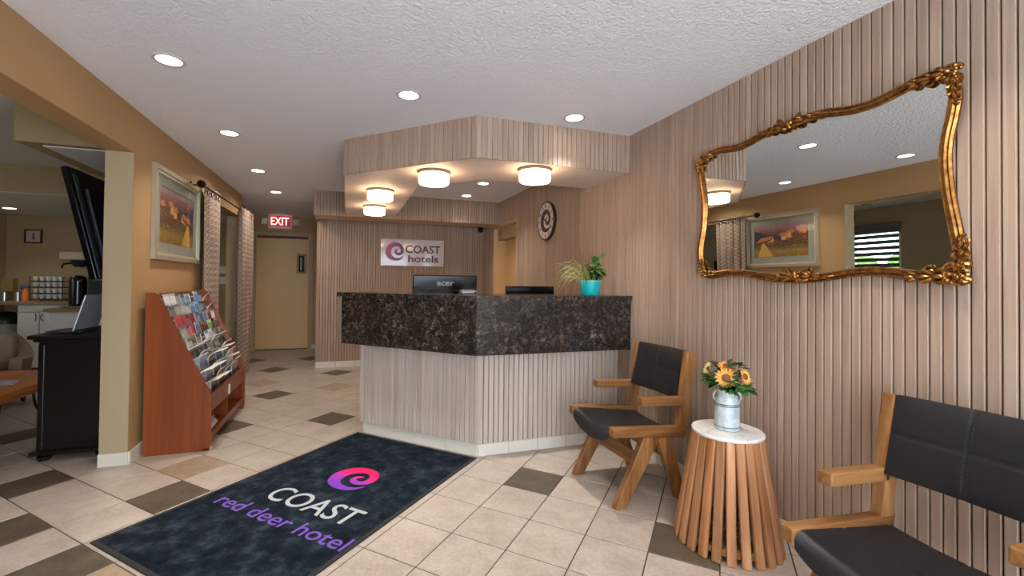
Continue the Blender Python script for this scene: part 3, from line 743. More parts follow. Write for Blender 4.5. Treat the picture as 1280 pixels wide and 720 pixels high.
def ornament(y, z, ay, az, size, name):
    """corner piece: leaves along both arms, berries and scrolls at the corner"""
    y -= ay*size*.16; z -= az*size*.22
    b = MB(); a_h = 0 if ay > 0 else PI; a_v = PI/2 if az > 0 else -PI/2
    for f, L in ((.25, .7), (.75, .75), (1.3, .6)):
        acanthus(b, y+ay*size*f*.9, z-az*.004, a_h, size*L, size*.42*(1.1-.3*f)); acanthus(b, y-ay*.004, z+az*size*f*.62, a_v, size*L*.75, size*.42*(1.1-.3*f))
    for k in range(26):
        b.ball((-.034-rnd.uniform(0, .008), y+ay*size*rnd.uniform(-.22, .42), z+az*size*rnd.uniform(-.22, .42)), size*rnd.uniform(.07, .12), 7, 5)
    sg = 1 if ay*az > 0 else -1
    scroll(b, y+ay*size*.15, z+az*size*.12, size*.46, math.atan2(-az, -ay), 1.25, size*.085, -.024, sg); scroll(b, y+ay*size*1.45, z-az*size*.02, size*.2, a_h-PI/2, 1.3, size*.06, -.024, sg); scroll(b, y-ay*size*.12, z+az*size*1.2, size*.18, a_v, 1.3, size*.06, -.024, -sg)
    scroll(b, y+ay*size*.85, z+az*size*.10, size*.24, a_h+PI/2, 1.3, size*.07, -.022, -sg); scroll(b, y+ay*size*.08, z+az*size*.85, size*.22, a_v, 1.3, size*.07, -.022, sg)
    b.ball((-.028, y-ay*size*.18, z-az*size*.14), size*.12, 10, 6)
    b.build(name, M_gold, mir, True)
def wp(u, v): p = px_wall(u, v, -.03); return p[0]-MC[1], p[1]-MC[2]
y, z = wp(878, 203); ornament(y, z, -1, -1, .062, 'corner_ornament'); y, z = wp(1190, 98); ornament(y, z, 1, -1, .088, 'corner_ornament')
y, z = wp(1195, 336); ornament(y, z, 1, 1, .105, 'corner_ornament'); y, z = wp(880, 338); ornament(y, z, -1, 1, .062, 'corner_ornament')
def crest(u0, v0, u1, v1, name):
    y0, z0 = wp(u0, v0); y1, z1 = wp(u1, v1); b = MB(); yc, zc = (y0+y1)/2, (z0+z1)/2; L = abs(y1-y0)/2
    an = math.atan2(z1-z0, y1-y0)
    for s in (0, PI):
        for f in (.1, .4, .65):
            acanthus(b, yc+math.cos(an+s)*L*f, zc+math.sin(an+s)*L*f, an+s, L*.45, L*.2*(1.15-f))
        scroll(b, yc+math.cos(an+s)*L*.34, zc+math.sin(an+s)*L*.34+.012, L*.17, PI/2, 1.4, L*.045, -.024, 1 if s else -1)
    for k in range(9): b.ball((-.034, yc+rnd.uniform(-.2, .2)*L, zc+rnd.uniform(-.10, .12)*L), L*rnd.uniform(.05, .085), 7, 5)
    b.ball((-.03, yc, zc+.004), L*.13, 10, 6); b.build(name, M_gold, mir, True)
crest(950, 170, 1032, 141.5, 'crest_ornament'); crest(955, 347.5, 1040, 345, 'crest_ornament')
# ------------------------------------------------------------------ clock
ck = thing('wall_clock', 'round white wall clock with dark purple swirl on its face', 'clock', (0, 4.485, 1.978))
def cl(v): return (-.030-v[2], -v[0], v[1])
b = MB().lathe([(.001, 0), (.215, 0), (.219, .012), (.215, .032), (.203, .034), (.200, .028), (.001, .028)], 56, cap=False); b.v = [(-z, -x, y) for x, y, z in b.v]; b.build('case', plain('black_clock_rim', '#2c2420', .35), ck, True)
b = MB().lathe([(.001, .0285), (.201, .0285), (.201, .0300), (.001, .0300)], 56, cap=False); b.v = [(-z, -x, y) for x, y, z in b.v]; b.build('dial', plain('cream_dial', '#e6d6cb', .5), ck)
b = MB(); swirl(b, .128, cl, .0012); b.build('swirl_logo', plain('dark_purple_print', '#4a2b42', .5), ck)
b = MB()
for k in range(1, 13):
    a = PI/2-2*PI*k/12; put_text(b, str(k), .045, lambda v, a=a: cl(Vector((v[0]+.168*math.cos(a), v[1]+.168*math.sin(a)-.016, v[2]+.0008))), .0016, .0004)
b.build('numerals', plain('black_print', '#1c1618', .5), ck)
b = MB()
for a, L, w in ((2.45, .10, .008), (-.5, .14, .005)):
    d = Vector((math.cos(a), math.sin(a))); s = Vector((-d.y, d.x)); b.add([cl(Vector((*(p), .004))) for p in (-d*.02+s*w, -d*.02-s*w, d*L-s*w*.4, d*L+s*w*.4)]+[cl(Vector((*(p), .005))) for p in (-d*.02+s*w, -d*.02-s*w, d*L-s*w*.4, d*L+s*w*.4)], [(0, 1, 2, 3), (4, 5, 6, 7), (0, 1, 5, 4), (1, 2, 6, 5), (2, 3, 7, 6), (3, 0, 4, 7)])
b.build('hands', plain('black_print', '#1c1618', .5), ck)
# ------------------------------------------------------------------ hotel sign
sg = thing('hotel_sign', 'white acrylic sign with swirl and hotel name on the back wall', 'sign', (-1.166, YS, 1.729))
MB().rbox((0, -.030, 0), (.975, .012, .412), .002).build('panel', plain('white_acrylic', '#d9ccd0', .08, 0, .01, 3, .6), sg)
for x in (-.455, .455):
    for z in (-.175, .175):
        b = MB().lathe([(.011, 0), (.011, .034), (.008, .037), (.001, .037)], 14); b.v = [(p[0]+x, -p[2]-.001, p[1]+z) for p in b.v]; b.build('standoff', plain('brushed_steel', '#b8b4b0', .3, .9), sg, True)
sgp = lambda cx, cz: (lambda v: (v[0]+cx, -.0361-v[2], v[1]+cz))
t_ = NT('magenta_to_purple_print'); v_ = t_.coord('Generated'); sx = t_.n('ShaderNodeSeparateXYZ'); t_.l(v_, sx.inputs[0])
M_grad2 = t_.fin(t_.ramp(sx.outputs[0], [(.0, '#a5195f'), (.5, '#8c1d7a'), (1, '#5a2c6e')]), .35)
b = MB(); swirl(b, .141, sgp(-.278, .014), .002); b.build('swirl_logo', M_grad2, sg)
b = MB(); put_text(b, 'COAST', .165, sgp(.158, .0), .0035, .001, 1, .545); b.build('dark_lettering', plain('charcoal_print', '#43393c', .4), sg)
b = MB(); put_text(b, 'hotels', .150, sgp(.165, -.142), .0035, .001, 1, .475); b.build('purple_lettering', plain('purple_print', '#5d2f66', .4), sg)
# ------------------------------------------------------------------ exit sign
ex = thing('exit_sign', 'red lit EXIT sign with two emergency lamp heads above the corridor door', 'sign', (-3.315, YB, 2.345))
MB().rbox((0, -.035, 0), (.40, .07, .265), .01).build('housing', plain('white_plastic', '#dccdbf', .4), ex)
MB().rbox((0, -.071, .012), (.345, .006, .195), .002).build('face', emit('red_lit_face', '#b3161d', .55), ex)
b = MB(); put_text(b, 'EXIT', .20, lambda v: (v[0], -.0745-v[2], v[1]-.058), .004, .001, 1.0, .30); b.build('lettering', emit('pale_lit_letters', '#ffd9cf', 1.1), ex)
for s in (-1, 1):
    b = MB().rbox((0, 0, 0), (.095, .075, .105), .014)
    Mx = Matrix.Translation((s*.272, -.075, .0)) @ Matrix.Rotation(-s*.45, 4, 'Z') @ Matrix.Rotation(.2, 4, 'X'); b.v = [tuple(Mx @ Vector(v)) for v in b.v]
    lp = b.build('lamp_head', plain('beige_plastic', '#cfc3a6', .4), ex, True)
    b = MB().rbox((0, -.039, 0), (.066, .006, .07), .004); b.v = [tuple(Mx @ Vector(v)) for v in b.v]; b.build('lens', plain('frosted_lens', '#dcd6c6', .25), lp)
    MB().rbox((s*.235, -.035, .01), (.09, .05, .09), .008).build('arm', plain('beige_plastic', '#cfc3a6', .4), lp)
# ------------------------------------------------------------------ things on the desk
ZD = 1.188
def monitor(label, x, y, z_top, w, h, rz, tilt, brand):
    t = thing('computer_monitor', label, 'monitor', (x, y, .755), rz, 'monitors behind the desk')
    M_bez = plain('glossy_black_plastic', '#0c0d10', .18)
    M = Matrix.Translation((0, 0, z_top-.755)) @ Matrix.Rotation(tilt, 4, 'X')
    def tr(b): b.v = [tuple(M @ Vector(v)) for v in b.v]; return b
    b = tr(MB().rbox((0, .0, -h/2), (w, .03, h), .008))
    hs_ = b.build('housing', M_bez, t)
    b = tr(MB().rbox((0, .0165, -h/2), (w-.02, .003, h-.03), .001)); b.build('screen', plain('screen_glass', '#1c2126', .1), hs_)
    b = tr(MB().rbox((0, -.022, -h*.62), (w*.5, .03, h*.5), .012)); b.build('back_bulge', M_bez, t)
    MB().rbox((0, .01, (z_top-.755-h*.6)/2), (.06, .03, z_top-.755-h*.6), .008).build('stand', M_bez, t); MB().rbox((0, .02, .008), (.24, .18, .016), .006).build('foot', M_bez, t)
    if brand:
        b = MB(); put_text(b, 'acer', .068, lambda v: tuple(M @ Vector((v[0], -.0155-v[2], v[1]-.085))), .0015, .0006, 1, .145); b.build('maker_lettering', plain('silver_print', '#8d9092', .5), hs_)
    return t
monitor('larger black computer monitor seen from behind above the dark counter, pale lettering on it', -1.352, 3.60, 1.338, .54, .32, -.03, .12, True)
monitor('low black computer monitor showing its top edge right of the desk corner', -.562, 3.66, 1.252, .47, .29, .0, .05, False)
t = thing('card_terminal', 'small silver grey device lying on the counter before the larger monitor', 'device', (-1.225, 3.34, ZD))
MB().rbox((0, 0, .016), (.125, .085, .03), .008).build('body', plain('silver_grey_plastic', '#8d8b8b', .35, .4), t); MB().rbox((.0, -.005, .034), (.09, .06, .008), .004).build('lid', plain('dark_grey_plastic', '#4c4a4a', .35), t)
MB().rbox((.045, -.043, .014), (.016, .004, .014), .002).build('port', plain('black_plastic', '#121212', .4), t)
pp = thing('potted_plant', 'turquoise pot with arching grass and a small broad-leaved plant on the counter', 'plant', (-.272, 3.12, ZD))
MB().lathe([(.001, .001), (.070, .001), (.072, .004), (.083, .100), (.087, .102), (.087, .118), (.083, .118), (.078, .1), (.001, .1)], 32, cap=False).build('pot', plain('turquoise_glaze', '#0abdc2', .4), pp, True)
MB().lathe([(.001, .103), (.05, .107), (.079, .1)], 20, cap=False).build('soil', plain('dark_soil', '#2e231a', .9, 0, .3, 60), pp)
q = random.Random(4); gb = MB()
for k in range(64):
    a = PI+q.uniform(-1.15, 1.15)+(.9 if q.random() < .15 else 0); L = q.uniform(.16, .30); up = q.uniform(.07, .24); p0 = Vector((-.025+q.uniform(-.03, .02), q.uniform(-.02, .02), .1)); d = Vector((math.cos(a), math.sin(a), 0))
    droop = q.uniform(.9, 2.7)
    gb.tube([p0+d*L*f+Vector((0, 0, up*f*2*(1-f*.5*droop))) for f in (0, .2, .4, .6, .8, 1)], [.0018, .002, .0018, .0015, .001, .0004], 4)
gb.build('grass_blades', plain('straw_green_blade', '#93915a', .6, 0, .25, 20), pp)['kind'] = 'stuff'
big = leaf_mesh(.10, .06, plain('fresh_leaf_green', '#3a6b2c', .4, 0, .3, 20), .3); bigd = leaf_mesh(.09, .055, plain('deep_leaf_green', '#2c5a26', .4, 0, .3, 20), .3)
stm = MB(); lv = []
for k in range(7):
    a = q.uniform(-.9, 1.2); L = q.uniform(.09, .19); top = Vector((.025+.05*math.cos(a)*q.uniform(.3, 1), .03*math.sin(a), .11+L)); stm.tube([Vector((.02, 0, .1)), Vector((.022, 0, .1)).lerp(top, .5)+Vector((.004, 0, 0)), top], .003, 5)
    for i in range(6): lv.append((Vector((.02, 0, .1)).lerp(top, min(1, .45+.11*i)), q.uniform(-PI, PI)))
stm.tube([Vector((.02, 0, .12)), Vector((.06, 0, .27)), Vector((.105, 0, .315))], .0014, 4)
stm.build('stems', M_stem, pp)
for k, (p, a) in enumerate(lv): inst('leaf', big if k % 3 else bigd, pp, p, (q.uniform(-.5, .5), q.uniform(-.9, .3), a), [q.uniform(.7, 1.1)]*3)
# ------------------------------------------------------------------ lamps
M_bulb = emit('warm_white_lens', '#fff3e2', 14.0); M_ring = plain('white_lamp_trim', '#c9c4bd', .4)
def pot_light(label, x, y, z, w, color=(1, .93, .83), spread=1.9):
    t = thing('recessed_light', label, 'lamp', (x, y, z), 0, 'recessed ceiling lights')
    MB().lathe([(.060, 0), (.078, 0), (.080, -.004), (.076, -.008), (.060, -.006), (.060, 0)], 28, cap=False).build('trim_ring', M_ring, t, True)
    MB().lathe([(.001, -.0035), (.060, -.0035), (.060, -.0005), (.001, -.0005)], 24, cap=False).build('lens', M_bulb, t)
    ld = bpy.data.lights.new('bulb', 'AREA'); ld.shape = 'DISK'; ld.size = .11; ld.energy = w; ld.color = color; ld.spread = spread
    lo = bpy.data.objects.new('bulb', ld); C.objects.link(lo); lo.location = (0, 0, -.012); lo.parent = t
for lb, x, y in (('recessed ceiling light nearest the left wall opening', -3.06, 2.785), ('recessed ceiling light nearest the photo centre, before the soffit', -1.775, 2.80), ('recessed ceiling light above the right part of the desk front', -.606, 2.785),
                 ('recessed ceiling light above the framed picture', -3.05, 4.015), ('recessed ceiling light level with the first curtain', -3.065, 5.295), ('recessed ceiling light farthest back, before the exit sign', -3.06, 6.50)):
    pot_light(lb, x, y, H, POT_W*(1.3 if y > 5 else 1), spread=2.7 if y > 5 else (1.4 if y < 3 else 1.9))
for lb, x, y in (('recessed light inside the soffit, right of the two', -.606, 5.006), ('recessed light inside the soffit, left and farther back', -.60, 5.80)): pot_light(lb, x, y, H, POT_W*.8)
pot_light('small recessed light under the dining room bulkhead', -6.22, 7.2, 2.16, POT_W*.5)
for x in (-3.06, -1.78, -.61): pot_light({-3.06: 'recessed ceiling light behind the photographer, left of three', -1.78: 'recessed ceiling light behind the photographer, middle of three', -.61: 'recessed ceiling light behind the photographer, nearest the right wall'}[x], x, .9, H, POT_W)
for lb, x, y in (('added unseen dining room light near the entrance side, hidden behind the header', -5.3, 2.0), ('added unseen dining room light over the coffee table, hidden behind the header', -5.3, 4.4)): pot_light(lb, x, y, H-.004, POT_W*.3)  # two unseen lamps added to brighten the dining room
def drum(label, x, y):
    t = thing('drum_light', label, 'lamp', (x, y, ZS), 0, 'flush drum lights under the soffit')
    MB().lathe([(.001, 0), (.128, 0), (.130, -.004), (.130, -.018), (.126, -.022), (.001, -.022)], 40, cap=False).build('metal_rim', plain('brushed_nickel', '#8f8577', .35, .7), t, True)
    MB().lathe([(.120, -.0225), (.122, -.03), (.121, -.092), (.112, -.102), (.001, -.104)], 40, cap=False).build('glass_shade', emit('lit_opal_glass', '#ffd3a6', DRUM_E), t, True)
drum('drum light under the soffit, just left of its middle corner', -1.475, 3.52); drum('drum light under the soffit, nearest the right wall', -.745, 3.16)
drum('drum light on the left soffit arm, nearer of the two', -1.835, 4.41); drum('drum light on the left soffit arm, farther of the two', -1.835, 5.38)
# ------------------------------------------------------------------ dome camera, notices
t = thing('dome_camera', 'small black dome camera on the back wall beside the corner', 'camera', (-.075, YS, 2.135))
MB().ball((0, -.045, 0), .045, 14, 8).build('dome', plain('black_dome', '#16130f', .2), t, True); MB().lathe([(.001, 0), (.04, 0), (.036, .03), (.001, .03)], 18, c=(0, -.045, .035), cap=False).build('mount', plain('black_plastic', '#121212', .4), t)
for lb, z in (('white paper notice on the far wall between the curtains, upper one', 1.435), ('white paper notice on the far wall between the curtains, lower one', 1.268)):
    b = MB().rbox((0, -.004, 0), (.20, .004, .115), .001); o_ = b.build('paper_notice', plain('white_paper', '#dcd8d2', .7), None, False, (-3.965, YD, z)); tag(o_, lb, 'notice', 'notices seen through the curtained doorway')
# ------------------------------------------------------------------ landscape picture
pc = thing('framed_picture', 'framed landscape of orange houses and fields in a silver frame on the tan wall', 'picture', (XL, 4.49, 1.800), -PI/2)
# local: x along -y.. rotated so that local -y faces the room
pc.rotation_euler = (0, 0, PI/2)
PWd, PHt = 1.07, .735
def frame_ring(w, h, fw, y0, y1):
    b = MB()
    for s in (-1, 1):
        b.prism([(s*w/2, -h/2), (s*(w/2-fw), -h/2+fw), (s*(w/2-fw), h/2-fw), (s*w/2, h/2)], lambda u, v, d: (u, -d, v), y0, y1)
        b.prism([(-w/2, s*h/2), (-w/2+fw, s*(h/2-fw)), (w/2-fw, s*(h/2-fw)), (w/2, s*h/2)], lambda u, v, d: (u, -d, v), y0, y1)
    return b
M_silver = plain('champagne_silver_frame', '#b3a78f', .38, .45)
frame_ring(PWd, PHt, .035, .001, .034).build('outer_frame', M_silver, pc); frame_ring(PWd-.066, PHt-.066, .024, .001, .022).build('inner_frame', plain('pale_inner_frame', '#cdc3ad', .35, .4), pc)
frame_ring(PWd-.112, PHt-.112, .085, .004, .011).build('mat_board', plain('grey_green_mat_board', '#8e8f80', .7), pc)
t_ = NT('painted_landscape'); v_ = t_.coord('Generated'); sx = t_.n('ShaderNodeSeparateXYZ'); t_.l(v_, sx.inputs[0]); nz = t_.noise(v_, 9, 5, .65, .6); nz2 = t_.noise(v_, 26, 4, .65)
ad = t_.n('ShaderNodeMath', operation='MULTIPLY_ADD'); ad.inputs[1].default_value = .16; t_.l(nz, ad.inputs[0]); t_.l(sx.outputs[2], ad.inputs[2])
c_ = t_.ramp(ad.outputs[0], [(.10, '#7d5a24'), (.25, '#8b7a35'), (.38, '#4f4a28'), (.47, '#3d2a1c'), (.60, '#5a3a28'), (.72, '#3a3040'), (.84, '#6c4650'), (.95, '#9a6a66'), (1, '#8d7b88')])
c_ = t_.mix(t_.ramp(nz2, [(.46, 0.), (.62, .75)]), c_, t_.ramp(nz, [(.35, '#c08438'), (.5, '#7a3a22'), (.65, '#b89a60')]))
M_paint = t_.fin(c_, .5)
MB().bbox((-(PWd-.28)/2, -.006, -(PHt-.28)/2), ((PWd-.28)/2, -.002, (PHt-.28)/2)).build('painting', M_paint, pc)
def flat(name, mat, polys, y=-.0068):
    b = MB()
    for p in polys: b.prism(p, lambda u, v, d: (u, y-d, v), 0, .0005)
    return b.build(name, plain(mat[0], mat[1], .5, 0, .2, 30), pc)
# painted shapes: the right end of the picture (from the front) lies farther from the camera
flat('painted_hills', ('painted_plum_hills', '#3c3346'), [[(.39, .06), (.39, .15), (.30, .13), (.20, .09), (.05, .07), (-.1, .05), (-.1, .0), (.39, .0)]], -.0064)
flat('painted_roofs', ('painted_orange_roofs', '#c0743a'), [[(.36, -.02), (.30, .04), (.10, .07), (.14, .02)], [(.02, .06), (-.03, .10), (-.12, .09), (-.09, .05)], [(-.08, .10), (-.14, .13), (-.22, .12), (-.18, .08)], [(-.26, .08), (-.32, .12), (-.38, .10), (-.36, .06)]])
flat('painted_walls', ('painted_ochre_walls', '#d29a55'), [[(.20, -.03), (.12, .015), (.10, .06), (.08, -.01)], [(-.02, .0), (-.02, .05), (-.09, .05), (-.09, .0)], [(-.10, .02), (-.10, .085), (-.16, .09), (-.17, .03)]], -.0066)
flat('painted_path', ('painted_straw_path', '#c79a4e'), [[(.27, -.03), (.34, -.22), (.10, -.22), (.23, -.03)]])
MB().bbox((-(PWd-.13)/2, -.0135, -(PHt-.13)/2), ((PWd-.13)/2, -.0125, (PHt-.13)/2)).build('glazing', clear('picture_glass'), pc)
# ------------------------------------------------------------------ curtains and rod
t_ = NT('embroidered_taupe_fabric'); v_ = t_.coord()
def lattice(t_, v_):
    w = []
    for s in (1, -1):
        mp = t_.n('ShaderNodeMapping'); mp.inputs['Rotation'].default_value = (0, 0, 0); t_.l(v_, mp.inputs[0])
        sp = t_.n('ShaderNodeSeparateXYZ'); t_.l(mp.outputs[0], sp.inputs[0])
        ma = t_.n('ShaderNodeMath', operation='MULTIPLY_ADD'); ma.inputs[1].default_value = s*1.0; t_.l(sp.outputs[0], ma.inputs[0]); t_.l(sp.outputs[2], ma.inputs[2])
        m2 = t_.n('ShaderNodeMath', operation='MULTIPLY'); m2.inputs[1].default_value = 52.; t_.l(ma.outputs[0], m2.inputs[0])
        si = t_.n('ShaderNodeMath', operation='SINE'); t_.l(m2.outputs[0], si.inputs[0]); ab = t_.n('ShaderNodeMath', operation='ABSOLUTE'); t_.l(si.outputs[0], ab.inputs[0]); w.append(ab.outputs[0])
    mn = t_.n('ShaderNodeMath', operation='MINIMUM'); t_.l(w[0], mn.inputs[0]); t_.l(w[1], mn.inputs[1]); return mn.outputs[0]
lt = t_.ramp(lattice(t_, v_), [(.18, 1.), (.34, 0.)]); sp = t_.ramp(t_.noise(v_, 60, 2), [(.5, .25), (.6, 1.)])
mm = t_.n('ShaderNodeMath', operation='MULTIPLY'); t_.l(lt, mm.inputs[0]); t_.l(sp, mm.inputs[1])
M_curt = t_.fin(t_.mix(mm.outputs[0], '#8c7666', '#c4b3a5'), t_.ramp(mm.outputs[0], [(0, .75), (1, .3)]))
M_iron = plain('dark_bronze_metal', '#2e2019', .4, .7)
def curtain(label, y0, y1, x, folds, amp, z0, seed):
    t = thing('curtain', label, 'curtain', (x, (y0+y1)/2, 0), 0, 'pair of patterned curtains on one rod'); q = random.Random(seed); L = y1-y0; ph = q.uniform(0, 6)
    def fn(u, v):
        z = z0+(2.205-z0)*v; w = 1+.12*math.sin(3*v+ph)
        return Vector((amp*w*math.sin(2*PI*folds*u+ph*.2)+.006*math.sin(17*u+5*v), (u-.5)*L*(.92+.08*v)+.01*math.sin(2*PI*folds*u*2), z))
    fab = MB().grid(fn, folds*12, 14, lambda u, v: (.003, 0, 0)).build('fabric', M_curt, t, True)
    for k in range(folds*2):
        u = (k+.25)/(folds*2); p = fn(u, .975); b = MB(); b.tube([(p.x+.001+.02*0, p.y+.02*math.cos(a), p.z-.012+.02*math.sin(a)) for a in [2*PI*i/14 for i in range(14)]], .004, 6, True); b.build('grommet', M_iron, fab, True)
curtain('patterned taupe curtain nearer, hanging behind the brochure rack', 4.975, 5.50, -3.475, 4, .034, .03, 1); curtain('patterned taupe curtain farther along the rod, beside the corridor', 6.27, 6.92, -3.435, 4, .034, .03, 2)
rd = thing('curtain_rod', 'dark bronze curtain rod with round finials over the doorway', 'curtain rod', (-3.44, 5.75, 2.175))
MB().tube([(0, -.98, 0), (0, 1.02, 0)], .009, 12).build('rod', M_iron, rd, True)
for y in (-1.0, 1.04):
    b = MB()
    for k in range(6):
        a = PI*k/6; b.tube([(.036*math.cos(f)*math.cos(a), y+.042*math.sin(f), .036*math.cos(f)*math.sin(a)) for f in [2*PI*i/14 for i in range(14)]], .005, 5, True)
    b.ball((0, y, 0), .018, 10, 6); b.build('finial', M_iron, rd, True)
for y in (-.93, .97): MB().tube([(0, y, 0), (-.10, y, 0)], .007, 8).rbox((-.104, y, 0), (.008, .03, .07), .002).build('bracket', M_iron, rd, True)
# ------------------------------------------------------------------ brochure rack
M_cherry = wood('cherry_laminate', ['#642a10', '#793816', '#88441e', '#944f27'], 2, 16, .05, .32, .05, .5, .02)
RX0, RX1, RY0, RY1 = -3.512, -3.085, 3.795, 4.955
rk = thing('brochure_rack', 'tall cherry wood brochure rack with sloping tiers against the tan wall', 'rack', (RX0, RY0, 0))
side = [(0, 0), (RX1-RX0-.008, 0), (RX1-RX0, .06), (RX1-RX0-.002, .412), (.078, 1.165), (.058, 1.182), (0, 1.182)]
for k, y in enumerate((0, RY1-RY0-.018)):
    b = MB(); b.prism(side, lambda u, v, w: (u, w, v), y, y+.018); b.build('side_panel', M_cherry, rk)
Wd = RY1-RY0-.036
def rb(lo, hi, name, mat=M_cherry): return MB().bbox((lo[0], .018+lo[1], lo[2]), (hi[0], .018+hi[1], hi[2])).build(name, mat, rk)
rb((.0, 0, .0), (.008, Wd, 1.17), 'back_panel'); rb((.39, 0, .275), (.412, Wd, .405), 'front_board'); rb((.39, 0, .06), (.412, Wd, .115), 'front_rail'); rb((.05, 0, .09), (.41, Wd, .108), 'bottom_shelf')
rb((.05, 0, .262), (.395, Wd, .276), 'cubby_top'); rb((.06, Wd/2-.009, .108), (.405, Wd/2+.009, .262), 'divider'); rb((.33, .01, .0), (.345, Wd-.01, .09), 'toe_board')
MB().rbox((.398, .03, .012), (.05, .06, .024), .006).build('foot', plain('cream_foot', '#d8c4a8', .5), rk)
MB().rbox((.416, Wd/2+.02, .325), (.01, .035, .085), .003).build('latch_plate', plain('pale_plastic', '#d9d1c6', .35), rk)
def slope(z): return .078+(1.165-z)/(1.165-.412)*(RX1-RX0-.002-.078)
M_acr = clear('clear_acrylic', '#eef2f2', .05, 1.35)
tiers = []
for k in range(9):
    ztop = 1.172-.0835*k; tiers.append(ztop)
    zb_ = ztop-.185 if k < 5 else ztop-.16
    xt = slope(min(1.165, ztop-.01))-(.014 if k < 5 else .036)
    lean = .25 if k < 5 else .16
    xb = xt+math.tan(lean)*(ztop-zb_)
    b = MB(); b.prism([(xt-.030, ztop-.03), (xt-.026, ztop-.03), (xb-.026, zb_), (xb-.030, zb_)], lambda u, v, w: (u, w, v), .019, .017+Wd); b.build('tier_back', M_cherry, rk)
    b = MB(); f = .48; b.prism([(xt+(xb-xt)*f+.008, ztop+(zb_-ztop)*f), (xt+(xb-xt)*f+.010, ztop+(zb_-ztop)*f), (xb+.010, zb_), (xb+.008, zb_)], lambda u, v, w: (u, w, v), .019, .017+Wd); b.build('acrylic_pocket', M_acr, rk)
def cover(name, stops, alt, thr):
    """printed cover: flat bands of colour with a photograph-like patch"""
    t = NT(name); v = t.coord('Generated', (1, 1, 1)); s = t.n('ShaderNodeSeparateXYZ'); t.l(v, s.inputs[0])
    c = t.ramp(s.outputs[2], stops, 'CONSTANT'); v2 = t.coord('Object', (1, 1, 1), True); nz = t.noise(v2, 22, 3, .6, .8)
    c = t.mix(t.ramp(nz, [(thr, 0.), (thr+.02, .8)]), c, t.ramp(t.noise(v2, 40, 2), [(.4, alt[0]), (.55, alt[1])]))
    return t.fin(c, .3)
COV = {
 'navy': cover('navy_cover', [(0, '#26305c'), (.55, '#2f3c70'), (.8, '#d8b25a'), (.86, '#232a4e')], ('#59658c', '#c9a86a'), .6), 'pale': cover('pale_cover', [(0, '#b9c2cc'), (.6, '#dcdfe2'), (.9, '#b8aeb4')], ('#8fa0b5', '#ece9e4'), .56),
 'blue': cover('blue_cover', [(0, '#2f5b95'), (.5, '#4d86bd'), (.85, '#9db9d2')], ('#c2d0da', '#2c466e'), .55), 'steel blue': cover('steel_cover', [(0, '#5b6f87'), (.5, '#8496a8'), (.82, '#3f5878')], ('#a7b3bd', '#394a60'), .55),
 'orange': cover('orange_cover', [(0, '#c96a25'), (.5, '#e08a35'), (.85, '#7a4322')], ('#f0b060', '#8a4a20'), .58), 'red': cover('red_cover', [(0, '#b5202f'), (.45, '#d5324a'), (.85, '#e0505f')], ('#8a1526', '#e9a9a6'), .62),
 'pink': cover('pink_cover', [(0, '#b54a5c'), (.5, '#d0708a'), (.85, '#8c3146')], ('#e3b9b7', '#7a2638'), .58), 'green': cover('green_cover', [(0, '#3f7f35'), (.5, '#6fae4c'), (.85, '#d5dcae')], ('#a9c96f', '#2f5a2c'), .58),
 'grey': cover('grey_cover', [(0, '#7d7672'), (.5, '#a39b95'), (.85, '#5a5450')], ('#cfc8c0', '#4e4a47'), .54), 'white': cover('white_cover', [(0, '#cfcdca'), (.6, '#e6e3df'), (.88, '#7e8ea6')], ('#a8a29c', '#efece8'), .6),
 'maroon': cover('maroon_cover', [(0, '#5a2430'), (.5, '#7c3442'), (.85, '#c79a8c')], ('#a8707a', '#3f1822'), .56), 'brown': cover('brown_cover', [(0, '#5a4636'), (.5, '#7f6650'), (.85, '#b09a7e')], ('#c7b294', '#453426'), .55),
 'lavender': cover('lavender_cover', [(0, '#8f90b8'), (.5, '#aeb0d0'), (.85, '#d9dae8')], ('#6c6f9c', '#dcdcec'), .56), 'sky blue': cover('sky_cover', [(0, '#4aa0cc'), (.5, '#8cc4dd'), (.85, '#e0eaee')], ('#3680b8', '#d5e2e6'), .56)}
M_pages = plain('white_page_edges', '#dedad4', .7)
ROWS = [['navy', 'pale', 'pale', 'grey', 'steel blue', 'blue', 'navy', 'blue', 'steel blue', 'orange'], ['navy', 'grey', 'white', 'pale', 'white', 'blue', 'blue', 'steel blue', 'navy', 'orange'], ['navy', 'red', 'red', 'pink', 'red', 'steel blue', 'blue', 'lavender', 'maroon', 'white'],
        ['navy', 'white', 'pink', 'red', 'blue', 'maroon', 'brown', 'green', 'navy', 'maroon'], ['blue', 'grey', 'brown', 'grey', 'navy', 'white', 'lavender', 'white', 'brown', 'maroon'],
        ['steel blue', 'sky blue', 'grey', 'white', 'grey'], ['sky blue', 'steel blue', 'grey', 'blue', 'grey'], ['lavender', 'lavender', 'grey', 'steel blue', 'white'], ['white', 'grey', 'brown', 'blue', 'grey']]
q = random.Random(21); _bk = {}
def leaflet(colr, w, h, th, flop):
    key = (colr, round(w, 3), round(h, 2), flop)
    if key not in _bk:
        def fn(u, v):
            s = v; x = 0; z = h*s
            if flop: x = flop*h*max(0, s-.45)**2*2.2; z = h*(s-.9*flop*max(0, s-.45)**2)
            return Vector((x+th/2, (u-.5)*w, z))
        b = MB(); b.grid(fn, 2, 8 if flop else 2, lambda u, v: (-th, 0, 0)); b.mi = [0]*(2*(8 if flop else 2))+[1]*(len(b.f)-2*(8 if flop else 2))
        _bk[key] = b.mesh('cover', [COV[colr], M_pages])
    return _bk[key]
WORD = {0: 'top'}
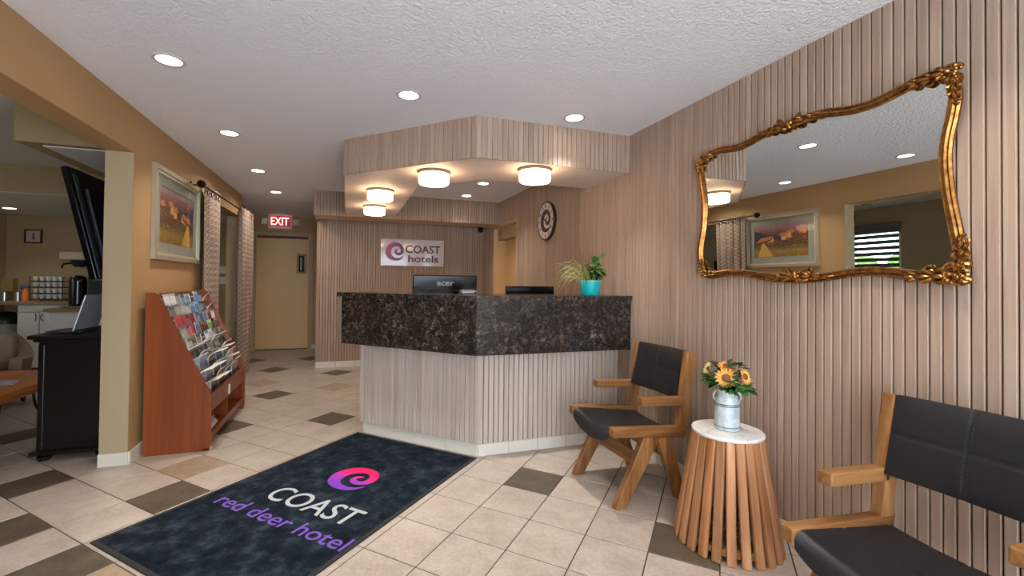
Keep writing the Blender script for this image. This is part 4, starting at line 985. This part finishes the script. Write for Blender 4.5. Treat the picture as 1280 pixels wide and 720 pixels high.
for k, row in enumerate(ROWS):
    nb_ = len(row); pitch = Wd/nb_
    for j, colr in enumerate(row):
        mag = k >= 5; h = (.178 if not mag else .205)+q.choice((-.008, 0, .006)); w = min(.100, pitch-.008) if not mag else .205
        zb_ = tiers[k]-(.185 if not mag else .16)+.003; lean = .25 if not mag else .16
        xt = slope(min(1.165, tiers[k]-.01))-(.036 if mag else .014); xb = xt+math.tan(lean)*(tiers[k]-zb_)-.007
        flop = 0 if not mag else q.choice((.35, .6, .9))
        if (k, j) in ((0, 9), (1, 9)): flop = .6
        rn = 'top' if k == 0 else ORD[k]
        kind = 'brochure' if not mag else 'magazine'
        o_ = inst('brochure' if not mag else 'magazine', leaflet(colr, w, h, .010 if not mag else .013, flop), None, (RX0+xb-.006, RY0+.018+pitch*(j+.5), zb_), (0, -lean+q.uniform(-.03, .02), q.uniform(-.02, .02)))
        tag(o_, f'{colr} {kind} in the {rn} tier of the rack, {ORD[j]} from its near end', kind, f'{kind}s in the brochure rack')
cols = ['white', 'lavender', 'maroon', 'navy', 'grey']
for k in range(5):
    o_ = inst('magazine', leaflet(cols[k], .21, .26, .012, 0), None, (RX0+.385-.012*k, RY0+.27+.006*k, .116+k*.0145), (0, -PI/2+.05*0, q.uniform(-.08, .08)))
    tag(o_, f'{cols[k]} magazine lying in the lower cubby of the rack, {ORD[k]} from the bottom', 'magazine', 'magazines stacked in the lower cubby')
# ------------------------------------------------------------------ black cabinet, laptop and television by the column
M_esp = wood('espresso_wood', ['#080504', '#0d0806', '#130b08', '#1a0f0b'], 2, 18, .06, .3, .05, .5, .03)
CX0, CX1, CY0, CY1 = -4.165, -3.77, 3.895, 4.55
cbn = thing('cabinet', 'black espresso wooden cabinet on bun feet behind the column', 'cabinet', ((CX0+CX1)/2, (CY0+CY1)/2, 0))
w_, d_ = CX1-CX0, CY1-CY0
MB().rbox((0, 0, .44), (w_, d_, .78), .004).build('body', M_esp, cbn)
MB().rbox((0, 0, .866), (w_+.10, d_+.08, .03), .01).build('top', M_esp, cbn); MB().rbox((0, 0, .842), (w_+.05, d_+.04, .022), .008).build('cornice', M_esp, cbn); MB().rbox((0, 0, .06), (w_+.07, d_+.05, .032), .01).build('base_moulding', M_esp, cbn)
for s in (-1, 1): MB().rbox((s*(w_/2-.02), -d_/2-.004, .45), (.035, .012, .72), .004).build('corner_stile', M_esp, cbn)
dr_ = MB().rbox((-w_/2-.006, 0, .45), (.012, d_-.06, .70), .003).build('door', M_esp, cbn); MB().ball((-w_/2-.02, -.06, .5), .012, 8, 6).build('door_knob', plain('dark_bronze_metal', '#2e2019', .4, .7), dr_)
for sx_ in (-1, 1):
    for sy_ in (-1, 1): MB().lathe([(.001, 0), (.03, 0), (.042, .014), (.042, .03), (.03, .044), (.001, .045)], 18, c=(sx_*(w_/2-.03), sy_*(d_/2-.03), 0), cap=False).build('bun_foot', plain('glossy_black_foot', '#0e0c0c', .2), cbn, True)
lp = thing('laptop', 'open silver laptop standing on the black cabinet', 'laptop', (-3.985, 4.04, .882))
MB().rbox((-.075, .03, .010), (.20, .24, .016), .004).build('keyboard_base', plain('dark_laptop_grey', '#33383a', .4), lp)
Mx = Matrix.Translation((.0, .03, .018)) @ Matrix.Rotation(.27, 4, 'Y')
b = MB().rbox((0, 0, .135), (.012, .33, .27), .005); b.v = [tuple(Mx @ Vector(v)) for v in b.v]; lid_ = b.build('lid', plain('silver_laptop_lid', '#a9b0bd', .35, .3), lp)
b = MB().rbox((-.0065, 0, .14), (.002, .31, .23), .001); b.v = [tuple(Mx @ Vector(v)) for v in b.v]; b.build('screen', plain('screen_glass', '#1c2126', .1), lid_)
b = MB().tube([(0, -.15, 0), (0, .15, 0)], .012, 10); b.v = [tuple(Mx @ Vector(v)) for v in b.v]; b.build('hinge', plain('black_plastic', '#121212', .4), lp)
tv = thing('television', 'black wall-mounted television tilted downward beside the column', 'television', (-3.93, 3.86, 1.672))
Mx = Matrix.Rotation(-.225, 4, 'Y').inverted() if False else Matrix.Rotation(-.225, 4, 'Y')
def tvp(b): b.v = [tuple(Mx @ Vector(v)) for v in b.v]; return b
tvp(MB().rbox((-.012, .68, 0), (.045, 1.36, .82), .008)).build('housing', plain('glossy_black_plastic', '#0c0d10', .18), tv)
tvp(MB().rbox((-.036, .68, .005), (.004, 1.31, .76), .001)).build('screen', plain('screen_glass', '#1c2126', .1), tv)
tvp(MB().rbox((.022, .70, -.03), (.035, 1.15, .6), .012)).build('back_bulge', plain('matt_black_plastic', '#0a0a0b', .5), tv)
tvp(MB().rbox((.012, .06, -.02), (.004, .045, .76), .001)).build('painted_reflection_strip', plain('painted_reflection_grey', '#50565c', .35, .4), tv)  # grey strip standing in for a reflection along the back panel
for y in (.5, .86): tvp(MB().rbox((.06, y, .0), (.06, .04, .5), .004)).build('mount_bar', plain('black_plastic', '#121212', .4), tv)
MB().rbox((.205, .68, .0), (.02, .5, .3), .004).rbox((.14, .68, 0), (.12, .08, .08), .004).build('wall_plate', plain('black_plastic', '#121212', .4), tv)
# ------------------------------------------------------------------ coffee table and lounge chair
M_orw = wood('orange_varnished_wood', ['#8a3f14', '#a8561f', '#bb6a2a', '#c97a36'], 1, 14, .06, .28, .04, .5, .02)
ct = thing('coffee_table', 'low orange wooden coffee table with curved black iron braces', 'table', (-4.80, 4.25, 0))
MB().rbox((0, 0, .425), (.76, 1.62, .05), .018).build('tabletop', M_orw, ct); MB().rbox((0, 0, .385), (.68, 1.5, .035), .006).build('apron', M_orw, ct)
for sx_ in (-1, 1):
    for sy_ in (-1, 1):
        MB().rbox((sx_*.31, sy_*.70, .19), (.05, .05, .38), .008).build('leg', M_orw, ct)
    for sy_ in (-1, 1):
        b = MB(); b.tube([(sx_*.33, sy_*.68-sy_*.50*math.sin(f*PI/2), .06+.31*(1-math.cos(f*PI/2))) for f in [i/10 for i in range(11)]], .009, 8); b.tube([(sx_*.33, sy_*.68+.03*math.cos(a), .05+.03*math.sin(a)) for a in [2*PI*i/12 for i in range(11)]], .008, 6); b.build('iron_brace', plain('black_wrought_iron', '#141312', .5, .6), ct, True)
for lb, dx, dy, rz in (('white leaflet lying on the orange coffee table, on top', .13, .20, .35), ('printed sheet lying under the white leaflet on the coffee table', .05, .12, .1)):
    o_ = MB().rbox((0, 0, .0015), (.15, .21, .003), .0006).build('leaflet', COV['white'] if 'white leaflet lying on' in lb else COV['pale'], None, False, (-4.80+dx, 4.25+dy, .4505+(.0035 if 'on top' in lb else 0)), rz); tag(o_, lb, 'leaflet', 'papers on the coffee table')
M_taupe = plain('taupe_upholstery', '#83705f', .75, 0, .06, 40)
lc = thing('lounge_chair', 'taupe upholstered tub chair behind the coffee table', 'chair', (-5.58, 5.62, 0))
def shell(u, v):
    a = PI*(-.05+1.10*u); r = 1.0; top = .48+.25*max(0, math.sin(a))**3
    z = .16+(top-.16)*v; fl = 1+.10*v
    return Vector((.40*fl*math.cos(a), .36*fl*math.sin(a)-.02, z))
def shell_in(u, v):
    a = PI*(-.05+1.10*u); return Vector((-.11*math.cos(a), -.10*math.sin(a), 0))
MB().grid(shell, 28, 8, shell_in).build('shell', M_taupe, lc, True)
MB().rbox((0, -.07, .25), (.66, .62, .20), .03).build('seat_base', M_taupe, lc, True); MB().rbox((0, -.09, .41), (.60, .60, .12), .04).build('seat_cushion', M_taupe, lc, True); MB().rbox((0, .17, .56), (.5, .12, .26), .05).build('back_cushion', M_taupe, lc, True)
for sx_ in (-1, 1):
    for sy_ in (-1, 1): MB().lathe([(.018, 0), (.026, .15)], 12, c=(sx_*.27, sy_*.24, 0)).build('leg', M_esp, lc)
# ------------------------------------------------------------------ kitchenette
KY = 7.45; M_kw = plain('white_cabinet_paint', '#c6c4bb', .45); M_wt = plain('brown_laminate_worktop', '#7d6549', .4, 0, .12, 30)
kc = thing('base_cabinet', 'white kitchenette base cabinet with drawer and two doors', 'cabinet', (-5.80, KY, 0))
MB().bbox((-.46, .02, .08), (.60, .50, .915)).build('body', M_kw, kc); MB().bbox((-.44, .06, 0), (.58, .45, .08)).build('toe_kick', plain('dark_toe_kick', '#4a453f', .6), kc)
MB().rbox((.07, .008, .868), (1.04, .022, .085), .003).build('drawer', M_kw, kc)
for x0, x1 in ((-.455, -.226), (-.222, .07), (.075, .595)):
    dd = MB().rbox(((x0+x1)/2, .008, .455), (x1-x0-.004, .022, .72), .003).build('door', M_kw, kc)
    hx_ = x1-.04 if x0 < -.4 else x0+.04
    MB().tube([(hx_+(.018 if x0 < -.4 else -.018)*math.sin(PI*i/8), -.008-.02*math.sin(PI*i/8), .70+.10*i/8) for i in range(9)], .006, 6).build('handle', plain('dark_pull', '#5a5650', .35, .6), dd, True)
wk = MB().rbox((-5.9, KY+.255, .938), (1.58, .56, .044), .004).build('worktop', M_wt); tag(wk, 'brown kitchenette worktop over the white base cabinet', 'worktop')
pn = thing('peninsula_cabinet', 'lower white cabinet with brown worktop in front of the coffee brewer', 'cabinet', (-5.42, 6.95, 0))
MB().bbox((-.14, -.22, .0), (.9, .24, .86)).build('body', plain('grey_white_cabinet', '#bab3ab', .5), pn); MB().prism([(-.25, -.12), (-.13, -.25), (.9, -.25), (.9, .25), (-.25, .25)], lambda u, v, w: (u, v, w), .862, .90).build('worktop', M_wt, pn)
br = thing('coffee_brewer', 'black coffee brewer with a cream head on the peninsula worktop', 'coffee machine', (-5.24, 7.0, .9005))
MB().rbox((.08, .03, .36), (.22, .24, .72), .012).build('body', plain('matt_black_plastic', '#0a0a0b', .5), br); MB().rbox((-.14, -.02, .66), (.34, .22, .10), .015).build('head', plain('cream_plastic', '#b9a988', .4), br)
MB().lathe([(.001, 0), (.05, 0), (.085, .05), (.09, .085), (.001, .085)], 20, c=(-.15, -.02, .52), cap=False).build('filter_basket', plain('black_plastic', '#121212', .4), br, True); MB().tube([(-.2, -.08, .57), (-.26, -.13, .55), (-.27, -.14, .50)], .012, 8).build('basket_handle', plain('black_plastic', '#121212', .4), br, True)
MB().rbox((-.06, -.02, .012), (.44, .26, .024), .006).build('base_tray', plain('brown_tray', '#6b5138', .5), br)
M_steel = plain('polished_steel', '#a8a9a8', .22, .9)
ap = thing('airpot', 'tall black and steel airpot under the coffee brewer head', 'airpot', (-5.395, 6.975, .925))
MB().lathe([(.001, 0), (.085, 0), (.088, .01), (.088, .33), (.08, .36), (.05, .385), (.001, .39)], 24, cap=False).build('body', plain('black_gloss_enamel', '#101010', .2), ap, True)
MB().lathe([(.0885, .03), (.0895, .03), (.0895, .32), (.0885, .32)], 24, cap=False).build('steel_jacket', plain('dark_steel', '#3b3d40', .2, .9), ap, True)
rk2 = thing('cup_rack', 'four-tier black wire rack holding white cups on the worktop', 'rack', (-6.01, 7.66, .9605))
ML_blk = plain('black_wire', '#151414', .4, .4)
for k in range(4): MB().rbox((0, 0, .025+.082*k), (.36, .24, .012), .004).build('tray', ML_blk, rk2)
for sx_ in (-1, 1):
    for sy_ in (-1, 1): MB().tube([(sx_*.175, sy_*.115, 0), (sx_*.175, sy_*.115, .335)], .006, 6).build('post', ML_blk, rk2)
cupm = [MB().lathe([(.001, 0), (.02, 0), (.026, .02), (.034, .058), (.032, .058), (.024, .02), (.001, .006)], 16, cap=False).mesh('cup', plain('white_china', '#dcdad4', .25), True)]
for k in range(4):
    for j in range(5):
        o_ = inst('cup', cupm[0], None, (-6.01-.138+.069*j, 7.66-.06, .9605+.0315+.082*k), (0, 0, 0)); tag(o_, f"white cup on the {['lowest', 'second', 'third', 'topmost'][k]} tray of the cup rack, {ORD[j]} from the left", 'cup', 'cups in the wire rack')
for lb, x, r in (('steel canister on the worktop, left of the pair', -6.475, .042), ('steel canister on the worktop, right one beside the orange bottle', -6.335, .04)):
    t = thing('canister', lb, 'canister', (x, 7.6, .9605), 0, 'steel canisters on the worktop'); MB().lathe([(.001, 0), (r, 0), (r, .11), (.001, .11)], 20, cap=False).build('body', M_steel, t, True); MB().lathe([(.001, .1105), (r+.003, .1105), (r+.002, .122), (.001, .128)], 20, cap=False).build('lid', M_steel, t, True)
t = thing('spray_bottle', 'orange bottle with blue trigger top on the worktop', 'bottle', (-6.255, 7.60, .9605))
MB().lathe([(.001, 0), (.04, 0), (.042, .01), (.042, .10), (.02, .15), (.016, .17), (.001, .17)], 18, cap=False).build('body', plain('orange_plastic', '#c9742f', .4), t, True); MB().rbox((-.012, 0, .195), (.09, .03, .04), .008).rbox((-.05, 0, .175), (.012, .02, .05), .004).build('trigger_top', plain('dark_blue_plastic', '#2b4673', .4), t)
t = thing('small_bin', 'grey bin with rounded black lid under the worktop', 'bin', (-6.47, 7.62, 0))
MB().lathe([(.001, 0), (.14, 0), (.165, .66), (.001, .66)], 28, cap=False).build('body', plain('grey_bin_plastic', '#8d8f8c', .5), t, True); MB().lathe([(.17, .66), (.172, .69), (.15, .76), (.09, .81), (.001, .825)], 28, cap=False).build('lid', plain('black_plastic', '#121212', .4), t, True)
t = thing('small_picture', 'small square picture in a dark frame on the far dining wall', 'picture', (-6.397, YD, 1.868))
b = MB()
for lo, hi in (((-.10, -.098), (-.082, .098)), ((.082, -.098), (.10, .098)), ((-.1, -.098), (.1, -.08)), ((-.1, .08), (.1, .098))): b.bbox((lo[0], -.022, lo[1]), (hi[0], -.001, hi[1]))
b.build('frame', plain('dark_red_wood_frame', '#2c1512', .4), t); MB().bbox((-.082, -.012, -.08), (.082, -.002, .08)).build('print', plain('pinkish_paper', '#b09a94', .7), t); MB().rbox((0, -.0125, .0), (.02, .002, .09), .0005).rbox((0, -.0125, -.03), (.05, .002, .01), .0005).build('printed_tower', plain('dark_grey_print', '#54484a', .7), t)
o_ = MB().rbox((0, -.06, 0), (.13, .115, .19), .012).build('wall_dispenser', plain('tan_plastic', '#8a7243', .5), None, False, (-6.62, YD, 1.17)); tag(o_, 'small tan dispenser on the far dining wall at the left photo edge', 'dispenser')
